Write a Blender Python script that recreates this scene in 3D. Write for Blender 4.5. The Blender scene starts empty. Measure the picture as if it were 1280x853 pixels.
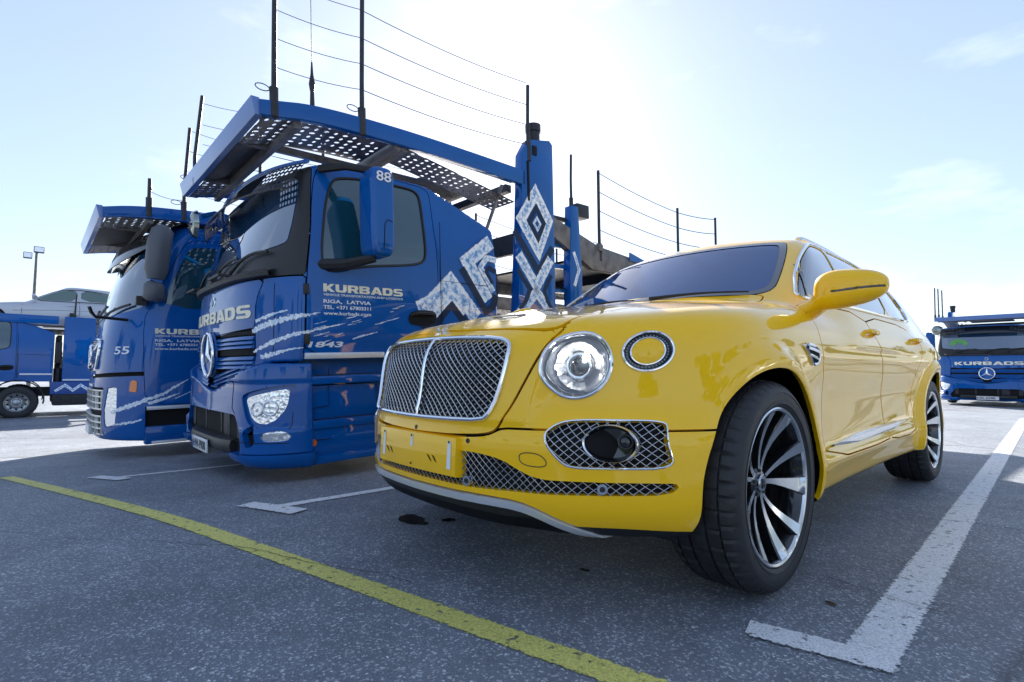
import bpy, bmesh, math, random
from mathutils import Vector, Matrix
import numpy as np
random.seed(7); np.random.seed(7)
SC = bpy.context.scene; COL = SC.collection
# ---------------------------------------------------------------- camera
cd = bpy.data.cameras.new('camera'); cam = bpy.data.objects.new('camera', cd); COL.objects.link(cam)
cd.sensor_width = 36; cd.lens = 650.6 * 36 / 1280; cd.clip_start = .05; cd.clip_end = 3000
yaw, pit, rol = .82806, .05889, .00756
cam.location = (1.740, -2.048, .8054)
_F = Vector((-math.sin(yaw) * math.cos(pit), math.cos(yaw) * math.cos(pit), math.sin(pit)))
_R = Vector((math.cos(yaw), math.sin(yaw), 0)); _U = _R.cross(_F)
_R2 = _R * math.cos(rol) + _U * math.sin(rol); _U2 = _R2.cross(_F)
cam.rotation_euler = Matrix((_R2, _U2, -_F)).transposed().to_euler()
SC.camera = cam
# ---------------------------------------------------------------- sun and sky
SUN_EL, SUN_AZ = math.radians(27.0), math.radians(-49.0)        # azimuth from +Y towards +X
w = bpy.data.worlds.new('World'); SC.world = w; w.use_nodes = True
nt = w.node_tree; nt.nodes.clear()
wo = nt.nodes.new('ShaderNodeOutputWorld'); bg = nt.nodes.new('ShaderNodeBackground')
sky = nt.nodes.new('ShaderNodeTexSky'); sky.sky_type = 'NISHITA'; sky.sun_disc = False
sky.sun_elevation = SUN_EL; sky.sun_rotation = SUN_AZ; sky.air_density = 1.0; sky.dust_density = .45; sky.ozone_density = 2.0
tc = nt.nodes.new('ShaderNodeTexCoord'); mp = nt.nodes.new('ShaderNodeMapping'); mp.inputs['Scale'].default_value = (2.2, 2.2, 6.5); mp.inputs['Location'].default_value = (5.3, 2.2, 1.1)
nz = nt.nodes.new('ShaderNodeTexNoise'); nz.inputs['Scale'].default_value = 1.7; nz.inputs['Detail'].default_value = 8; nz.inputs['Roughness'].default_value = .58
cr = nt.nodes.new('ShaderNodeValToRGB'); cr.color_ramp.elements[0].position = .57; cr.color_ramp.elements[1].position = .72
mx = nt.nodes.new('ShaderNodeMixRGB'); mx.inputs['Color2'].default_value = (5.2, 5.4, 5.8, 1)
ml = nt.nodes.new('ShaderNodeMath'); ml.operation = 'MULTIPLY'; ml.inputs[1].default_value = .16
L = nt.links
L.new(tc.outputs['Generated'], mp.inputs['Vector']); L.new(mp.outputs[0], nz.inputs['Vector']); L.new(nz.outputs['Fac'], cr.inputs[0])
L.new(cr.outputs[0], ml.inputs[0]); L.new(ml.outputs[0], mx.inputs['Fac']); tn = nt.nodes.new('ShaderNodeMixRGB'); tn.blend_type = 'MULTIPLY'; tn.inputs[0].default_value = 1; tn.inputs['Color2'].default_value = (.85, .885, .97, 1); gm = nt.nodes.new('ShaderNodeGamma'); gm.inputs[1].default_value = .66; L.new(sky.outputs[0], gm.inputs[0]); L.new(gm.outputs[0], tn.inputs['Color1']); vl = nt.nodes.new('ShaderNodeMixRGB'); vl.inputs[0].default_value = .15; vl.inputs['Color2'].default_value = (2.7, 3.0, 3.8, 1); L.new(tn.outputs[0], vl.inputs['Color1']); L.new(vl.outputs[0], mx.inputs['Color1'])
L.new(mx.outputs[0], bg.inputs['Color']); bg.inputs['Strength'].default_value = .085
L.new(bg.outputs[0], wo.inputs['Surface'])
sd = bpy.data.lights.new('sun', 'SUN'); sun = bpy.data.objects.new('sun', sd); COL.objects.link(sun)
sd.energy = 3.8; sd.angle = math.radians(.55); sd.color = (1, .93, .82)
_S = Vector((math.sin(SUN_AZ) * math.cos(SUN_EL), math.cos(SUN_AZ) * math.cos(SUN_EL), math.sin(SUN_EL)))
sun.rotation_euler = _S.to_track_quat('Z', 'Y').to_euler()
SC.view_settings.view_transform = 'Standard'; SC.view_settings.look = 'None'
SC.view_settings.exposure = 2.15; SC.view_settings.gamma = 1
SC.cycles.max_bounces = 8; SC.cycles.use_denoising = True
# ---------------------------------------------------------------- implicit car body (metres; x lateral, y rearwards, z up)
import numpy as np

def cspline(xs, ys):
    """natural cubic spline through a few knots, linear outside"""
    xs = np.array(xs, float); ys = np.array(ys, float); n = len(xs)
    h = np.diff(xs); A = np.eye(n); r = np.zeros(n)
    for i in range(1, n - 1):
        A[i, i - 1] = h[i - 1]; A[i, i] = 2 * (h[i - 1] + h[i]); A[i, i + 1] = h[i]
        r[i] = 6 * ((ys[i + 1] - ys[i]) / h[i] - (ys[i] - ys[i - 1]) / h[i - 1])
    M = np.linalg.solve(A, r)
    d0 = (ys[1] - ys[0]) / h[0] - h[0] * M[1] / 6
    d1 = (ys[-1] - ys[-2]) / h[-1] + h[-1] * M[-2] / 6
    def ev(t):
        t = np.asarray(t, float)
        tc = np.minimum(np.maximum(t, xs[0]), xs[-1])
        i = np.minimum(np.searchsorted(xs, tc, side='right') - 1, n - 2)
        a = xs[i + 1] - tc; b = tc - xs[i]; hh = h[i]
        v = M[i] * a**3 / (6 * hh) + M[i + 1] * b**3 / (6 * hh) + (ys[i] / hh - M[i] * hh / 6) * a + (ys[i + 1] / hh - M[i + 1] * hh / 6) * b
        return v + np.minimum(t - xs[0], 0) * d0 + np.maximum(t - xs[-1], 0) * d1
    return ev

def smax(a, b, k):
    h = np.maximum(k - np.abs(a - b), 0) / k
    return np.maximum(a, b) + h**3 * k / 6
def smin(a, b, k): return -smax(-a, -b, k)
def sstep(a, b, t):
    t = np.minimum(np.maximum((t - a) / (b - a), 0), 1); return t * t * t * (t * (6 * t - 15) + 10)
def gau(t, w): return np.exp(-(t / w)**2)

WHEEL_Z, WHEEL_F, WHEEL_R = .392, 0.0, 2.995
s_plan = cspline([0, .2, .4, .5, .6, .7, .8, .88, .94, 1.0], [-.892, -.884, -.842, -.785, -.705, -.610, -.500, -.385, -.26, -.05])
s_push = cspline([.18, .24, .30, .36, .44, .53, .60, .66, .74, .83, .92, .98, 1.04, 1.12], [.30, .10, .0, -.045, -.055, -.058, -.052, -.028, -.012, 0, .022, .055, .11, .22])
s_side = cspline([-1, -.5, 0, .5, 1, 1.5, 2, 2.5, 3.0, 3.5, 3.9, 4.2], [.925, .95, .968, .958, .95, .95, .955, .972, .980, .935, .870, .79])
s_sidz = cspline([.18, .26, .34, .45, .55, .70, .85, .94, 1.02, 1.08, 1.14, 1.22], [-.08, -.03, -.006, -.002, -.010, -.012, -.003, -.004, -.022, -.05, -.095, -.17])
s_top = cspline([-1, -.9, -.84, -.75, -.55, -.35, -.1, .2, .5, .8, 1.2, 2, 3, 3.6, 4, 4.3], [.88, .93, .962, 1.0, 1.048, 1.086, 1.127, 1.163, 1.187, 1.178, 1.162, 1.16, 1.18, 1.19, 1.17, 1.10])
s_roof = cspline([.6, .9, 1.2, 1.6, 2.0, 2.6, 3.2, 3.8, 4.2], [1.61, 1.65, 1.675, 1.695, 1.70, 1.685, 1.64, 1.57, 1.50])
s_bot = cspline([-1, -.6, 0, 1, 3, 3.6, 4.3], [.27, .26, .25, .265, .275, .30, .38])

def f_lower(x, y, z):
    ax = np.abs(x)
    yf = s_plan(ax) + s_push(z)
    # radiator shell stands proud of the lamps and runs into the bonnet
    edge = .50 + .22 * np.clip(z - .62, -.2, .5)
    yf = yf - .022 * (1 - sstep(edge - .03, edge + .03, ax)) * sstep(.60, .66, z)
    yf = yf - .035 * sstep(.42, .62, ax) * (1 - sstep(.56, .74, z))
    a = (yf - y) * .80
    s = s_side(y) + s_sidz(z)
    inset = sstep(.35, .75, y) * (1 - sstep(2.25, 2.65, y))
    s = s - .016 * inset * (1 - sstep(.66, .86, z)) * sstep(.40, .50, z)
    s = s + .016 * inset * gau(z - (.405 + .02 * (y - .6)), .05)
    s = s + .006 * gau(z - .895, .035) * sstep(.25, .7, y)          # waist crease
    for yc in (WHEEL_F, WHEEL_R):
        r = np.sqrt((y - yc)**2 + (z - WHEEL_Z)**2)
        s = s + .026 * sstep(.39, .455, r) * (1 - sstep(.475, .545, r)) + .010 * (1 - sstep(.47, .50, r))
    s = s + .035 * gau(y - 3.0, .55) * gau(z - 1.0, .14)
    b = ax - s
    t = s_top(y) - .034 * (ax / .6)**2
    t = t + .005 * gau(ax - .80, .09) * (1 - sstep(.5, 1.0, y)) * sstep(-.75, -.2, y)
    t = t + .006 * gau(ax, .05) * (1 - sstep(.1, .5, y))
    c = z - t
    v = smax(a, b, .16)
    v = smax(v, c, .13)
    v = smax(v, (y - (4.22 - .12 * (z - .9)**2 * 4 - .16 * (ax / .9)**3)) * .95, .22)
    v = smax(v, s_bot(y) - z, .05)
    return v

def f_green(x, y, z):
    ax = np.abs(x)
    w = .40 + (z - 1.15) * 1.60 + .15 * (ax / .7)**2
    a = (w - y) * .53
    sd = .895 - (z - 1.12) * .42 - .14 * (z - 1.12)**2 - .08 * sstep(2.4, 4.2, y) - .03 * (1 - sstep(.6, 1.4, y))
    b = (ax - sd) * .9
    c = z - (s_roof(y) - .05 * (ax / .6)**2)
    v = smax(a, b, .09)
    v = smax(v, c, .12)
    v = smax(v, (y - (4.10 - (z - 1.15) * 1.0)) * .7, .14)
    v = smax(v, .95 - z, .02)
    return v

def f_body(P):
    x, y, z = P[..., 0], P[..., 1], P[..., 2]
    return smin(f_lower(x, y, z), f_green(x, y, z), .05)

def grad(P, e=.0015, f=f_body):
    g = np.empty(P.shape)
    for k in range(3):
        d = np.zeros(3); d[k] = e
        g[..., k] = (f(P + d) - f(P - d)) / (2 * e)
    return g

def snap(P, n=4, f=f_body):
    for _ in range(n):
        g = grad(P, f=f); v = f(P)
        P = P - g * (v / np.maximum((g * g).sum(-1), .05))[:, None]
    return P

def surface_net(f, gx, gy, gz):
    X, Y, Z = np.meshgrid(gx, gy, gz, indexing='ij')
    V = np.empty(X.shape)
    for i in range(X.shape[0]):
        V[i] = f(np.stack([X[i], Y[i], Z[i]], -1))
    s = V < 0
    nx, ny, nz = V.shape
    cnt = np.zeros((nx - 1, ny - 1, nz - 1)); acc = np.zeros((nx - 1, ny - 1, nz - 1, 3))
    G = np.stack([X, Y, Z], -1)
    def sl(a, o): return a[o[0]:nx - 1 + o[0], o[1]:ny - 1 + o[1], o[2]:nz - 1 + o[2]]
    for ax in range(3):
        oth = [k for k in range(3) if k != ax]
        for i in (0, 1):
            for j in (0, 1):
                o0 = [0, 0, 0]; o0[oth[0]] = i; o0[oth[1]] = j
                o1 = list(o0); o1[ax] = 1
                v0, v1 = sl(V, o0), sl(V, o1); c = (v0 < 0) != (v1 < 0)
                t = np.where(c, v0 / np.where(c, v0 - v1, 1), 0)[..., None]
                p = sl(G, o0) * (1 - t) + sl(G, o1) * t
                acc += np.where(c[..., None], p, 0); cnt += c
    m = cnt > 0
    idx = -np.ones(m.shape, int); idx[m] = np.arange(m.sum())
    P = acc[m] / cnt[m][:, None]
    Q = []
    for ax in range(3):
        a, b = [(1, 2), (2, 0), (0, 1)][ax]
        s0 = [slice(1, -1)] * 3; s0[ax] = slice(0, -1)
        s1 = [slice(1, -1)] * 3; s1[ax] = slice(1, None)
        c = s[tuple(s0)] != s[tuple(s1)]
        ii = np.argwhere(c)
        base = ii.copy(); base[:, a] += 1; base[:, b] += 1          # back to grid coordinates
        inside = s[tuple(base.T)]
        def cell(da, db):
            q = base.copy(); q[:, a] -= da; q[:, b] -= db; return idx[tuple(q.T)]
        q = np.stack([cell(1, 1), cell(0, 1), cell(0, 0), cell(1, 0)], 1)
        q[~inside] = q[~inside][:, ::-1]
        Q.append(q)
    return P, np.concatenate(Q)

def ray_hit(o, d, f=f_body, t0=.8, t1=8, n=400):
    """first crossing of a ray with the surface (used for nothing but measuring)"""
    ts = np.linspace(t0, t1, n); v = f(o + d * ts[:, None])
    k = np.argmax(v < 0)
    if v[k] >= 0: return None
    a, b = ts[k - 1], ts[k]
    for _ in range(30):
        m = (a + b) / 2
        if f((o + d * m)[None])[0] < 0: b = m
        else: a = m
    return o + d * a
# ---------------------------------------------------------------- materials
MATS = {}
def mat(name, col, rough=.5, metal=0, coat=0, coat_rough=.03, bump=0, bscale=40, var=0, vscale=6, spec=.5, emis=None, estr=0, alpha=1, trans=0, ior=1.5):
    if name in MATS: return MATS[name]
    m = bpy.data.materials.new(name); m.use_nodes = True; t = m.node_tree; b = t.nodes['Principled BSDF']
    b.inputs['Base Color'].default_value = (*col, 1); b.inputs['Roughness'].default_value = rough; b.inputs['Metallic'].default_value = metal
    b.inputs['Coat Weight'].default_value = coat; b.inputs['Coat Roughness'].default_value = coat_rough
    b.inputs['Specular IOR Level'].default_value = spec; b.inputs['IOR'].default_value = ior; b.inputs['Transmission Weight'].default_value = trans
    if emis: b.inputs['Emission Color'].default_value = (*emis, 1); b.inputs['Emission Strength'].default_value = estr
    if var or bump:
        c = t.nodes.new('ShaderNodeTexCoord'); n = t.nodes.new('ShaderNodeTexNoise'); n.inputs['Detail'].default_value = 6
        n.inputs['Scale'].default_value = vscale; t.links.new(c.outputs['Object'], n.inputs['Vector'])
        if var:
            r = t.nodes.new('ShaderNodeMapRange'); r.inputs['From Min'].default_value = .3; r.inputs['From Max'].default_value = .7
            r.inputs['To Min'].default_value = 1 - var; r.inputs['To Max'].default_value = 1 + var
            v = t.nodes.new('ShaderNodeVectorMath'); v.operation = 'SCALE'; v.inputs[0].default_value = col
            t.links.new(n.outputs['Fac'], r.inputs['Value']); t.links.new(r.outputs[0], v.inputs['Scale']); t.links.new(v.outputs[0], b.inputs['Base Color'])
            r2 = t.nodes.new('ShaderNodeMapRange'); r2.inputs['To Min'].default_value = max(rough - .12, .02); r2.inputs['To Max'].default_value = min(rough + .15, 1)
            t.links.new(n.outputs['Fac'], r2.inputs['Value']); t.links.new(r2.outputs[0], b.inputs['Roughness'])
        if bump:
            n2 = t.nodes.new('ShaderNodeTexNoise'); n2.inputs['Scale'].default_value = bscale; n2.inputs['Detail'].default_value = 4
            bp = t.nodes.new('ShaderNodeBump'); bp.inputs['Strength'].default_value = bump; bp.inputs['Distance'].default_value = .01
            t.links.new(c.outputs['Object'], n2.inputs['Vector']); t.links.new(n2.outputs['Fac'], bp.inputs['Height']); t.links.new(bp.outputs[0], b.inputs['Normal'])
    MATS[name] = m; return m

YEL = mat('yellow_car_paint', (1.0, .57, .003), .36, 0, 1.0, .015, spec=.1, var=.02, vscale=2)
BLU = mat('blue_truck_paint', (.0, .092, .36), .34, 0, .80, .02, spec=.05, var=.08, vscale=1.5)
BLD = mat('blue_dusty_paint', (.006, .06, .30), .45, 0, .25, .2, var=.12, vscale=3)
BLK = mat('black_plastic', (.012, .012, .014), .45, bump=.08, bscale=300)
GLB = mat('gloss_black', (.006, .006, .008), .08, 0, 1)
VOID = mat('dark_cavity', (.004, .004, .005), .9)
CHR = mat('chrome', (.82, .84, .87), .06, 1)
SIL = mat('satin_aluminium', (.62, .64, .67), .26, 1)
SILP = mat('silver_paint', (.50, .52, .55), .3, .7, .8)
RUB = mat('tyre_rubber', (.020, .020, .023), .55, bump=.15, bscale=120, var=.25, vscale=20)
STL = mat('dirty_steel', (.17, .16, .155), .5, .6, bump=.3, bscale=60, var=.35, vscale=9)
STD = mat('dark_steel', (.035, .036, .042), .5, .4, bump=.3, bscale=70, var=.35, vscale=11)
RED = mat('red_lamp', (.5, .01, .01), .2, coat=1)
ORG = mat('orange_lamp', (.75, .16, .01), .2, coat=1)
WHT = mat('white_print', (.80, .82, .85), .4)
GOLD = mat('gold_print', (.86, .80, .62), .4, 0, var=.12, vscale=14)
FROSTW = mat('headlamp_reflector', (.86, .88, .92), .14, .35, 1)
MESHW = mat('mesh_wire', (.46, .48, .52), .22, .8)
LENS = bpy.data.materials.new('lamp_lens'); LENS.use_nodes = True
_t = LENS.node_tree; _t.nodes.clear(); _o = _t.nodes.new('ShaderNodeOutputMaterial'); _m = _t.nodes.new('ShaderNodeMixShader'); _f = _t.nodes.new('ShaderNodeFresnel'); _f.inputs[0].default_value = 1.5
_a = _t.nodes.new('ShaderNodeBsdfTransparent'); _g = _t.nodes.new('ShaderNodeBsdfGlossy'); _g.inputs['Roughness'].default_value = .01
_t.links.new(_f.outputs[0], _m.inputs[0]); _t.links.new(_a.outputs[0], _m.inputs[1]); _t.links.new(_g.outputs[0], _m.inputs[2]); _t.links.new(_m.outputs[0], _o.inputs[0])
LIT = mat('lit_lamp', (1, 1, 1), .3, emis=(1, .96, .88), estr=12)
LEDW = mat('led_ring', (.9, .92, .95), .25, emis=(.85, .93, 1), estr=.35)

def glass_mat(name, col, rough=.03, spec=.8, coat=1.0):
    return mat(name, col, rough, 0, coat, .0, spec=spec)
GLS = glass_mat('tinted_glass', (.010, .020, .032))
GLW = mat('windscreen_glass', (.012, .05, .12), .03, 0, 1, .0, spec=1.0, ior=1.9)
GLT = glass_mat('green_tinted_glass', (.008, .055, .085))

# ---------------------------------------------------------------- objects
def link(o, parent=None):
    COL.objects.link(o)
    if parent is not None: o.parent = parent
    return o
def thing(name, label, cat, loc=(0, 0, 0), rot=(0, 0, 0), group=None):
    o = bpy.data.objects.new(name, None); link(o); o.location = loc; o.rotation_euler = rot
    o['label'] = label; o['category'] = cat
    if group: o['group'] = group
    return o
def tag(o, label=None, cat=None, group=None, kind=None):
    if label: o['label'] = label
    if cat: o['category'] = cat
    if group: o['group'] = group
    if kind: o['kind'] = kind
    return o

class M:
    """collects polygons of one part, then links them as one mesh object"""
    def __init__(s): s.v = []; s.f = []; s.m = []
    def add(s, v, f, m=0):
        b = len(s.v); s.v += [tuple(map(float, p)) for p in v]; s.f += [tuple(b + i for i in q) for q in f]; s.m += [m] * len(f); return s
    def box(s, x0, x1, y0, y1, z0, z1, m=0):
        v = [(x, y, z) for x in (x0, x1) for y in (y0, y1) for z in (z0, z1)]
        return s.add(v, [(0, 1, 3, 2), (4, 6, 7, 5), (0, 4, 5, 1), (2, 3, 7, 6), (0, 2, 6, 4), (1, 5, 7, 3)], m)
    def prism(s, poly, axis, a, b, m=0):
        """poly: 2-d points in the other two axes (cyclic order), extruded from a to b along axis"""
        def p3(p, t): q = list(p); q.insert(axis, t); return q
        n = len(poly); v = [p3(p, a) for p in poly] + [p3(p, b) for p in poly]
        f = [tuple(range(n)), tuple(range(2 * n - 1, n - 1, -1))] + [(i, (i + 1) % n, n + (i + 1) % n, n + i) for i in range(n)]
        return s.add(v, f, m)
    def tube(s, pts, r, n=8, m=0, closed=False, cap=True):
        P = [Vector(p) for p in pts]; k = len(P); rr = r if hasattr(r, '__len__') else [r] * k
        v = []; up = None
        for i, p in enumerate(P):
            if closed: t = P[(i + 1) % k] - P[i - 1]
            else: t = P[min(i + 1, k - 1)] - P[max(i - 1, 0)]
            t.normalize()
            if up is None:
                up = Vector((0, 0, 1)) if abs(t.z) < .9 else Vector((1, 0, 0))
            a = t.cross(up).normalized(); up = a.cross(t).normalized()
            for j in range(n):
                q = 2 * math.pi * j / n; v.append(p + (a * math.cos(q) + up * math.sin(q)) * rr[i])
        f = []
        for i in range(k if closed else k - 1):
            i2 = (i + 1) % k
            for j in range(n): f.append((i * n + j, i * n + (j + 1) % n, i2 * n + (j + 1) % n, i2 * n + j))
        if cap and not closed: f += [tuple(range(n - 1, -1, -1)), tuple((k - 1) * n + j for j in range(n))]
        return s.add(v, f, m)
    def cyl(s, p0, p1, r0, r1=None, n=12, m=0): return s.tube([p0, p1], [r0, r0 if r1 is None else r1], n, m)
    def lathe(s, prof, n=48, c=(0, 0, 0), m=0, a0=0, a1=2 * math.pi, mod=None):
        """profile of (offset along x, radius) turned about the x axis"""
        full = abs(a1 - a0 - 2 * math.pi) < 1e-6; k = len(prof); v = []; nn = n if full else n + 1
        for i in range(nn):
            q = a0 + (a1 - a0) * i / n
            for j, (x, r) in enumerate(prof):
                r2 = r + (mod(i, j) if mod else 0); v.append((c[0] + x, c[1] + r2 * math.cos(q), c[2] + r2 * math.sin(q)))
        f = [(i * k + j, i * k + j + 1, ((i + 1) % nn) * k + j + 1, ((i + 1) % nn) * k + j) for i in range(n) for j in range(k - 1)]
        return s.add(v, f, m)
    def grid(s, rows, m=0, closed=False):
        k = len(rows[0]); v = [p for r in rows for p in r]
        f = [(i * k + j, i * k + (j + 1) % k, (i + 1) * k + (j + 1) % k, (i + 1) * k + j) for i in range(len(rows) - 1) for j in range(k if closed else k - 1)]
        return s.add(v, f, m)
    def obj(s, name, mats, parent=None, bevel=0, seg=2, smooth=None, fix=True, loc=None):
        me = bpy.data.meshes.new(name); me.from_pydata(s.v, [], s.f)
        mats = mats if isinstance(mats, (list, tuple)) else [mats]
        for x in mats: me.materials.append(x)
        me.polygons.foreach_set('material_index', s.m)
        bm = bmesh.new(); bm.from_mesh(me)
        if fix: bmesh.ops.recalc_face_normals(bm, faces=bm.faces)
        if bevel:
            es = [e for e in bm.edges if len(e.link_faces) == 2 and e.calc_face_angle(0) > .5]
            if es: bmesh.ops.bevel(bm, geom=es, offset=bevel, segments=seg, affect='EDGES', profile=.6, clamp_overlap=True)
        bm.to_mesh(me); bm.free()
        o = bpy.data.objects.new(name, me); link(o, parent)
        if smooth is None: smooth = 35
        if smooth:
            me.shade_smooth()
            me.set_sharp_from_angle(angle=math.radians(smooth))
        if loc: o.location = loc
        return o

# ---------------------------------------------------------------- trimmed panels cut out of an implicit body
def chaikin(poly, n=2, closed=True):
    P = np.array(poly, float)
    for _ in range(n):
        if closed: Q = np.roll(P, -1, 0); P = np.stack([P * .75 + Q * .25, P * .25 + Q * .75], 1).reshape(-1, P.shape[1])
        else:
            A, B = P[:-1], P[1:]; m = np.stack([A * .75 + B * .25, A * .25 + B * .75], 1).reshape(-1, P.shape[1]); P = np.vstack([P[:1], m, P[-1:]])
    return P
def sd_poly(poly, u, v):
    """signed distance to a polygon, positive inside"""
    P = np.asarray(poly, float); u = np.asarray(u); v = np.asarray(v)
    d = np.full(u.shape, 1e9); ins = np.zeros(u.shape, bool)
    for i in range(len(P)):
        a = P[i]; b = P[(i + 1) % len(P)]; e = b - a; L2 = (e * e).sum() + 1e-12
        t = np.clip(((u - a[0]) * e[0] + (v - a[1]) * e[1]) / L2, 0, 1)
        d = np.minimum(d, (u - a[0] - t * e[0])**2 + (v - a[1] - t * e[1])**2)
        c = (a[1] > v) != (b[1] > v)
        with np.errstate(divide='ignore', invalid='ignore'):
            xi = a[0] + (v - a[1]) * e[0] / (e[1] if e[1] else 1e-12)
        ins ^= c & (u < xi)
    return np.where(ins, 1, -1) * np.sqrt(d)

class Shell:
    def __init__(s, f, gx, gy, gz):
        s.f = f
        P, Q = surface_net(f, gx, gy, gz); P = snap(P, 4, f)
        N = grad(P, f=f); N /= np.linalg.norm(N, axis=1)[:, None]
        T = np.concatenate([Q[:, [0, 1, 2]], Q[:, [0, 2, 3]]])
        g = np.cross(P[T[:, 1]] - P[T[:, 0]], P[T[:, 2]] - P[T[:, 0]])
        fl = (g * N[T].mean(1)).sum(1) < 0; T[fl] = T[fl][:, ::-1]
        s.P, s.N, s.T = P, N, T
def clip(S, g):
    """keep the part of (P, N, T) where g > 0"""
    P, N, T = S
    g = np.where(np.abs(g) < 2e-5, 2e-5, g); ins = g > 0; k = ins[T].sum(1)
    keep = T[k == 3]; mix = T[(k > 0) & (k < 3)]
    nP = []; new = []; cache = {}
    def cut(a, b):
        key = (a, b) if a < b else (b, a)
        if key not in cache:
            t = g[a] / (g[a] - g[b]); cache[key] = len(P) + len(nP); nP.append((P[a] * (1 - t) + P[b] * t, N[a] * (1 - t) + N[b] * t))
        return cache[key]
    for t in mix.tolist():
        while not (ins[t[0]] and not ins[t[2]]): t = t[1:] + t[:1]
        a, b, c = t
        if ins[b]: p, q = cut(b, c), cut(a, c); new += [(a, b, p), (a, p, q)]
        else: p, q = cut(a, b), cut(a, c); new.append((a, p, q))
    if nP:
        P = np.vstack([P, [x[0] for x in nP]]); N = np.vstack([N, [x[1] for x in nP]]); keep = np.vstack([keep, np.array(new)]) if new else keep
    used, inv = np.unique(keep, return_inverse=True)
    return P[used], N[used], inv.reshape(-1, 3)
def carve(shell, *gs):
    S = (shell.P, shell.N, shell.T) if isinstance(shell, Shell) else shell
    for g in gs:
        if len(S[2]) == 0: return S
        S = clip(S, g(*S[0].T, S[1]))
    return S
def panel(name, S, material, parent, flange=.012, off=0, pos=None):
    P, N, T = S
    if len(T) == 0: print('empty panel', name); return None
    N = N / np.linalg.norm(N, axis=1)[:, None]; P = P + N * off
    E = np.sort(np.concatenate([T[:, [0, 1]], T[:, [1, 2]], T[:, [2, 0]]]), 1); D = np.concatenate([T[:, [0, 1]], T[:, [1, 2]], T[:, [2, 0]]])
    key = E[:, 0] * len(P) + E[:, 1]; u, inv, c = np.unique(key, return_inverse=True, return_counts=True)
    B = D[c[inv] == 1]; F = [tuple(t) for t in T.tolist()]; V = P; nf = len(F); LN = N[T.reshape(-1)]
    if flange and len(B):
        bv = np.unique(B); mp_ = {int(v): len(P) + i for i, v in enumerate(bv)}
        V = np.vstack([P, P[bv] - N[bv] * flange])
        for a, b in B.tolist(): F.append((b, a, mp_[a], mp_[b]))
    me = bpy.data.meshes.new(name); me.from_pydata(V.tolist(), [], F); me.materials.append(material)
    ln = np.zeros((len(me.loops), 3)); me.shade_smooth()
    ln[:nf * 3] = LN
    if len(F) > nf:
        a = np.zeros(len(me.polygons) * 3); me.polygons.foreach_get('normal', a); a = a.reshape(-1, 3)[nf:]
        ln[nf * 3:] = np.repeat(a, 4, 0)
    if pos is not None: me.vertices.foreach_set('co', (V - np.array(pos)).reshape(-1))
    me.normals_split_custom_set(ln.tolist())
    o = bpy.data.objects.new(name, me); link(o, parent)
    if pos is not None: o.location = pos
    return o
def poly_region(poly, axes, ch=2, extra=None, sym=True):
    """region given by a rounded outline in two of the three axes (x taken as |x|)"""
    P = chaikin(poly, ch) if ch else np.array(poly, float)
    def g(x, y, z, N=None):
        c = {'x': np.abs(x) if sym else x, 'y': y, 'z': z}
        u, v = c[axes[0]], c[axes[1]]; lo, hi = P.min(0) - .05, P.max(0) + .05
        near = (u > lo[0]) & (u < hi[0]) & (v > lo[1]) & (v < hi[1]); d = np.full(u.shape, -.05)
        if near.any(): d[near] = np.maximum(sd_poly(P, u[near], v[near]), -.05)
        if extra is not None: d = np.minimum(d, extra(x, y, z))
        return d
    return g
def inv(g, gap=0.0038): return lambda x, y, z, N=None: -g(x, y, z, N) - gap
def ins(g, gap=0.0038): return lambda x, y, z, N=None: g(x, y, z, N) - gap

def bisect(f, fixed, axis, a, b, n=8):
    """solve f=0 along one axis between a (outside) and b (inside); fixed: array (n,3)"""
    P = np.array(fixed, float); lo = np.full(len(P), float(a)); hi = np.full(len(P), float(b))
    for _ in range(n):
        m = (lo + hi) / 2; P[:, axis] = m; s = f(P) < 0; hi = np.where(s, m, hi); lo = np.where(s, lo, m)
    def at(t): P[:, axis] = t; return f(P)
    fl, fh = at(lo), at(hi)
    for k in range(4):                    # Illinois steps
        t = np.clip(lo - fl * (hi - lo) / np.where(np.abs(fh - fl) < 1e-12, 1e-12, fh - fl), np.minimum(lo, hi), np.maximum(lo, hi)); ft = at(t); s = ft < 0
        fl2 = np.where(s, fl * .5, ft); fh2 = np.where(s, ft, fh * .5)
        lo, hi, fl, fh = np.where(s, lo, t), np.where(s, t, hi), fl2, fh2
    P[:, axis] = t; return P
def front_y(f, x, z, a=-1.5, b=1.0):
    x = np.atleast_1d(np.array(x, float)); z = np.atleast_1d(np.array(z, float))
    return bisect(f, np.stack([x, x * 0, z], -1), 1, a, b)[:, 1]
def side_x(f, y, z, a=1.6, b=.3):
    y = np.atleast_1d(np.array(y, float)); z = np.atleast_1d(np.array(z, float))
    return bisect(f, np.stack([y * 0, y, z], -1), 0, a, b)[:, 0]
def unitn(f, P):
    g = grad(np.atleast_2d(np.array(P, float)), f=f); return g / np.linalg.norm(g, axis=1)[:, None]
def dense(poly, step=.02, closed=True):
    P = np.array(poly, float); out = []
    n = len(P)
    for i in range(n if closed else n - 1):
        a, b = P[i], P[(i + 1) % n]; k = max(1, int(np.linalg.norm(b - a) / step))
        for j in range(k): out.append(a + (b - a) * j / k)
    if not closed: out.append(P[-1])
    return np.array(out)

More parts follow.
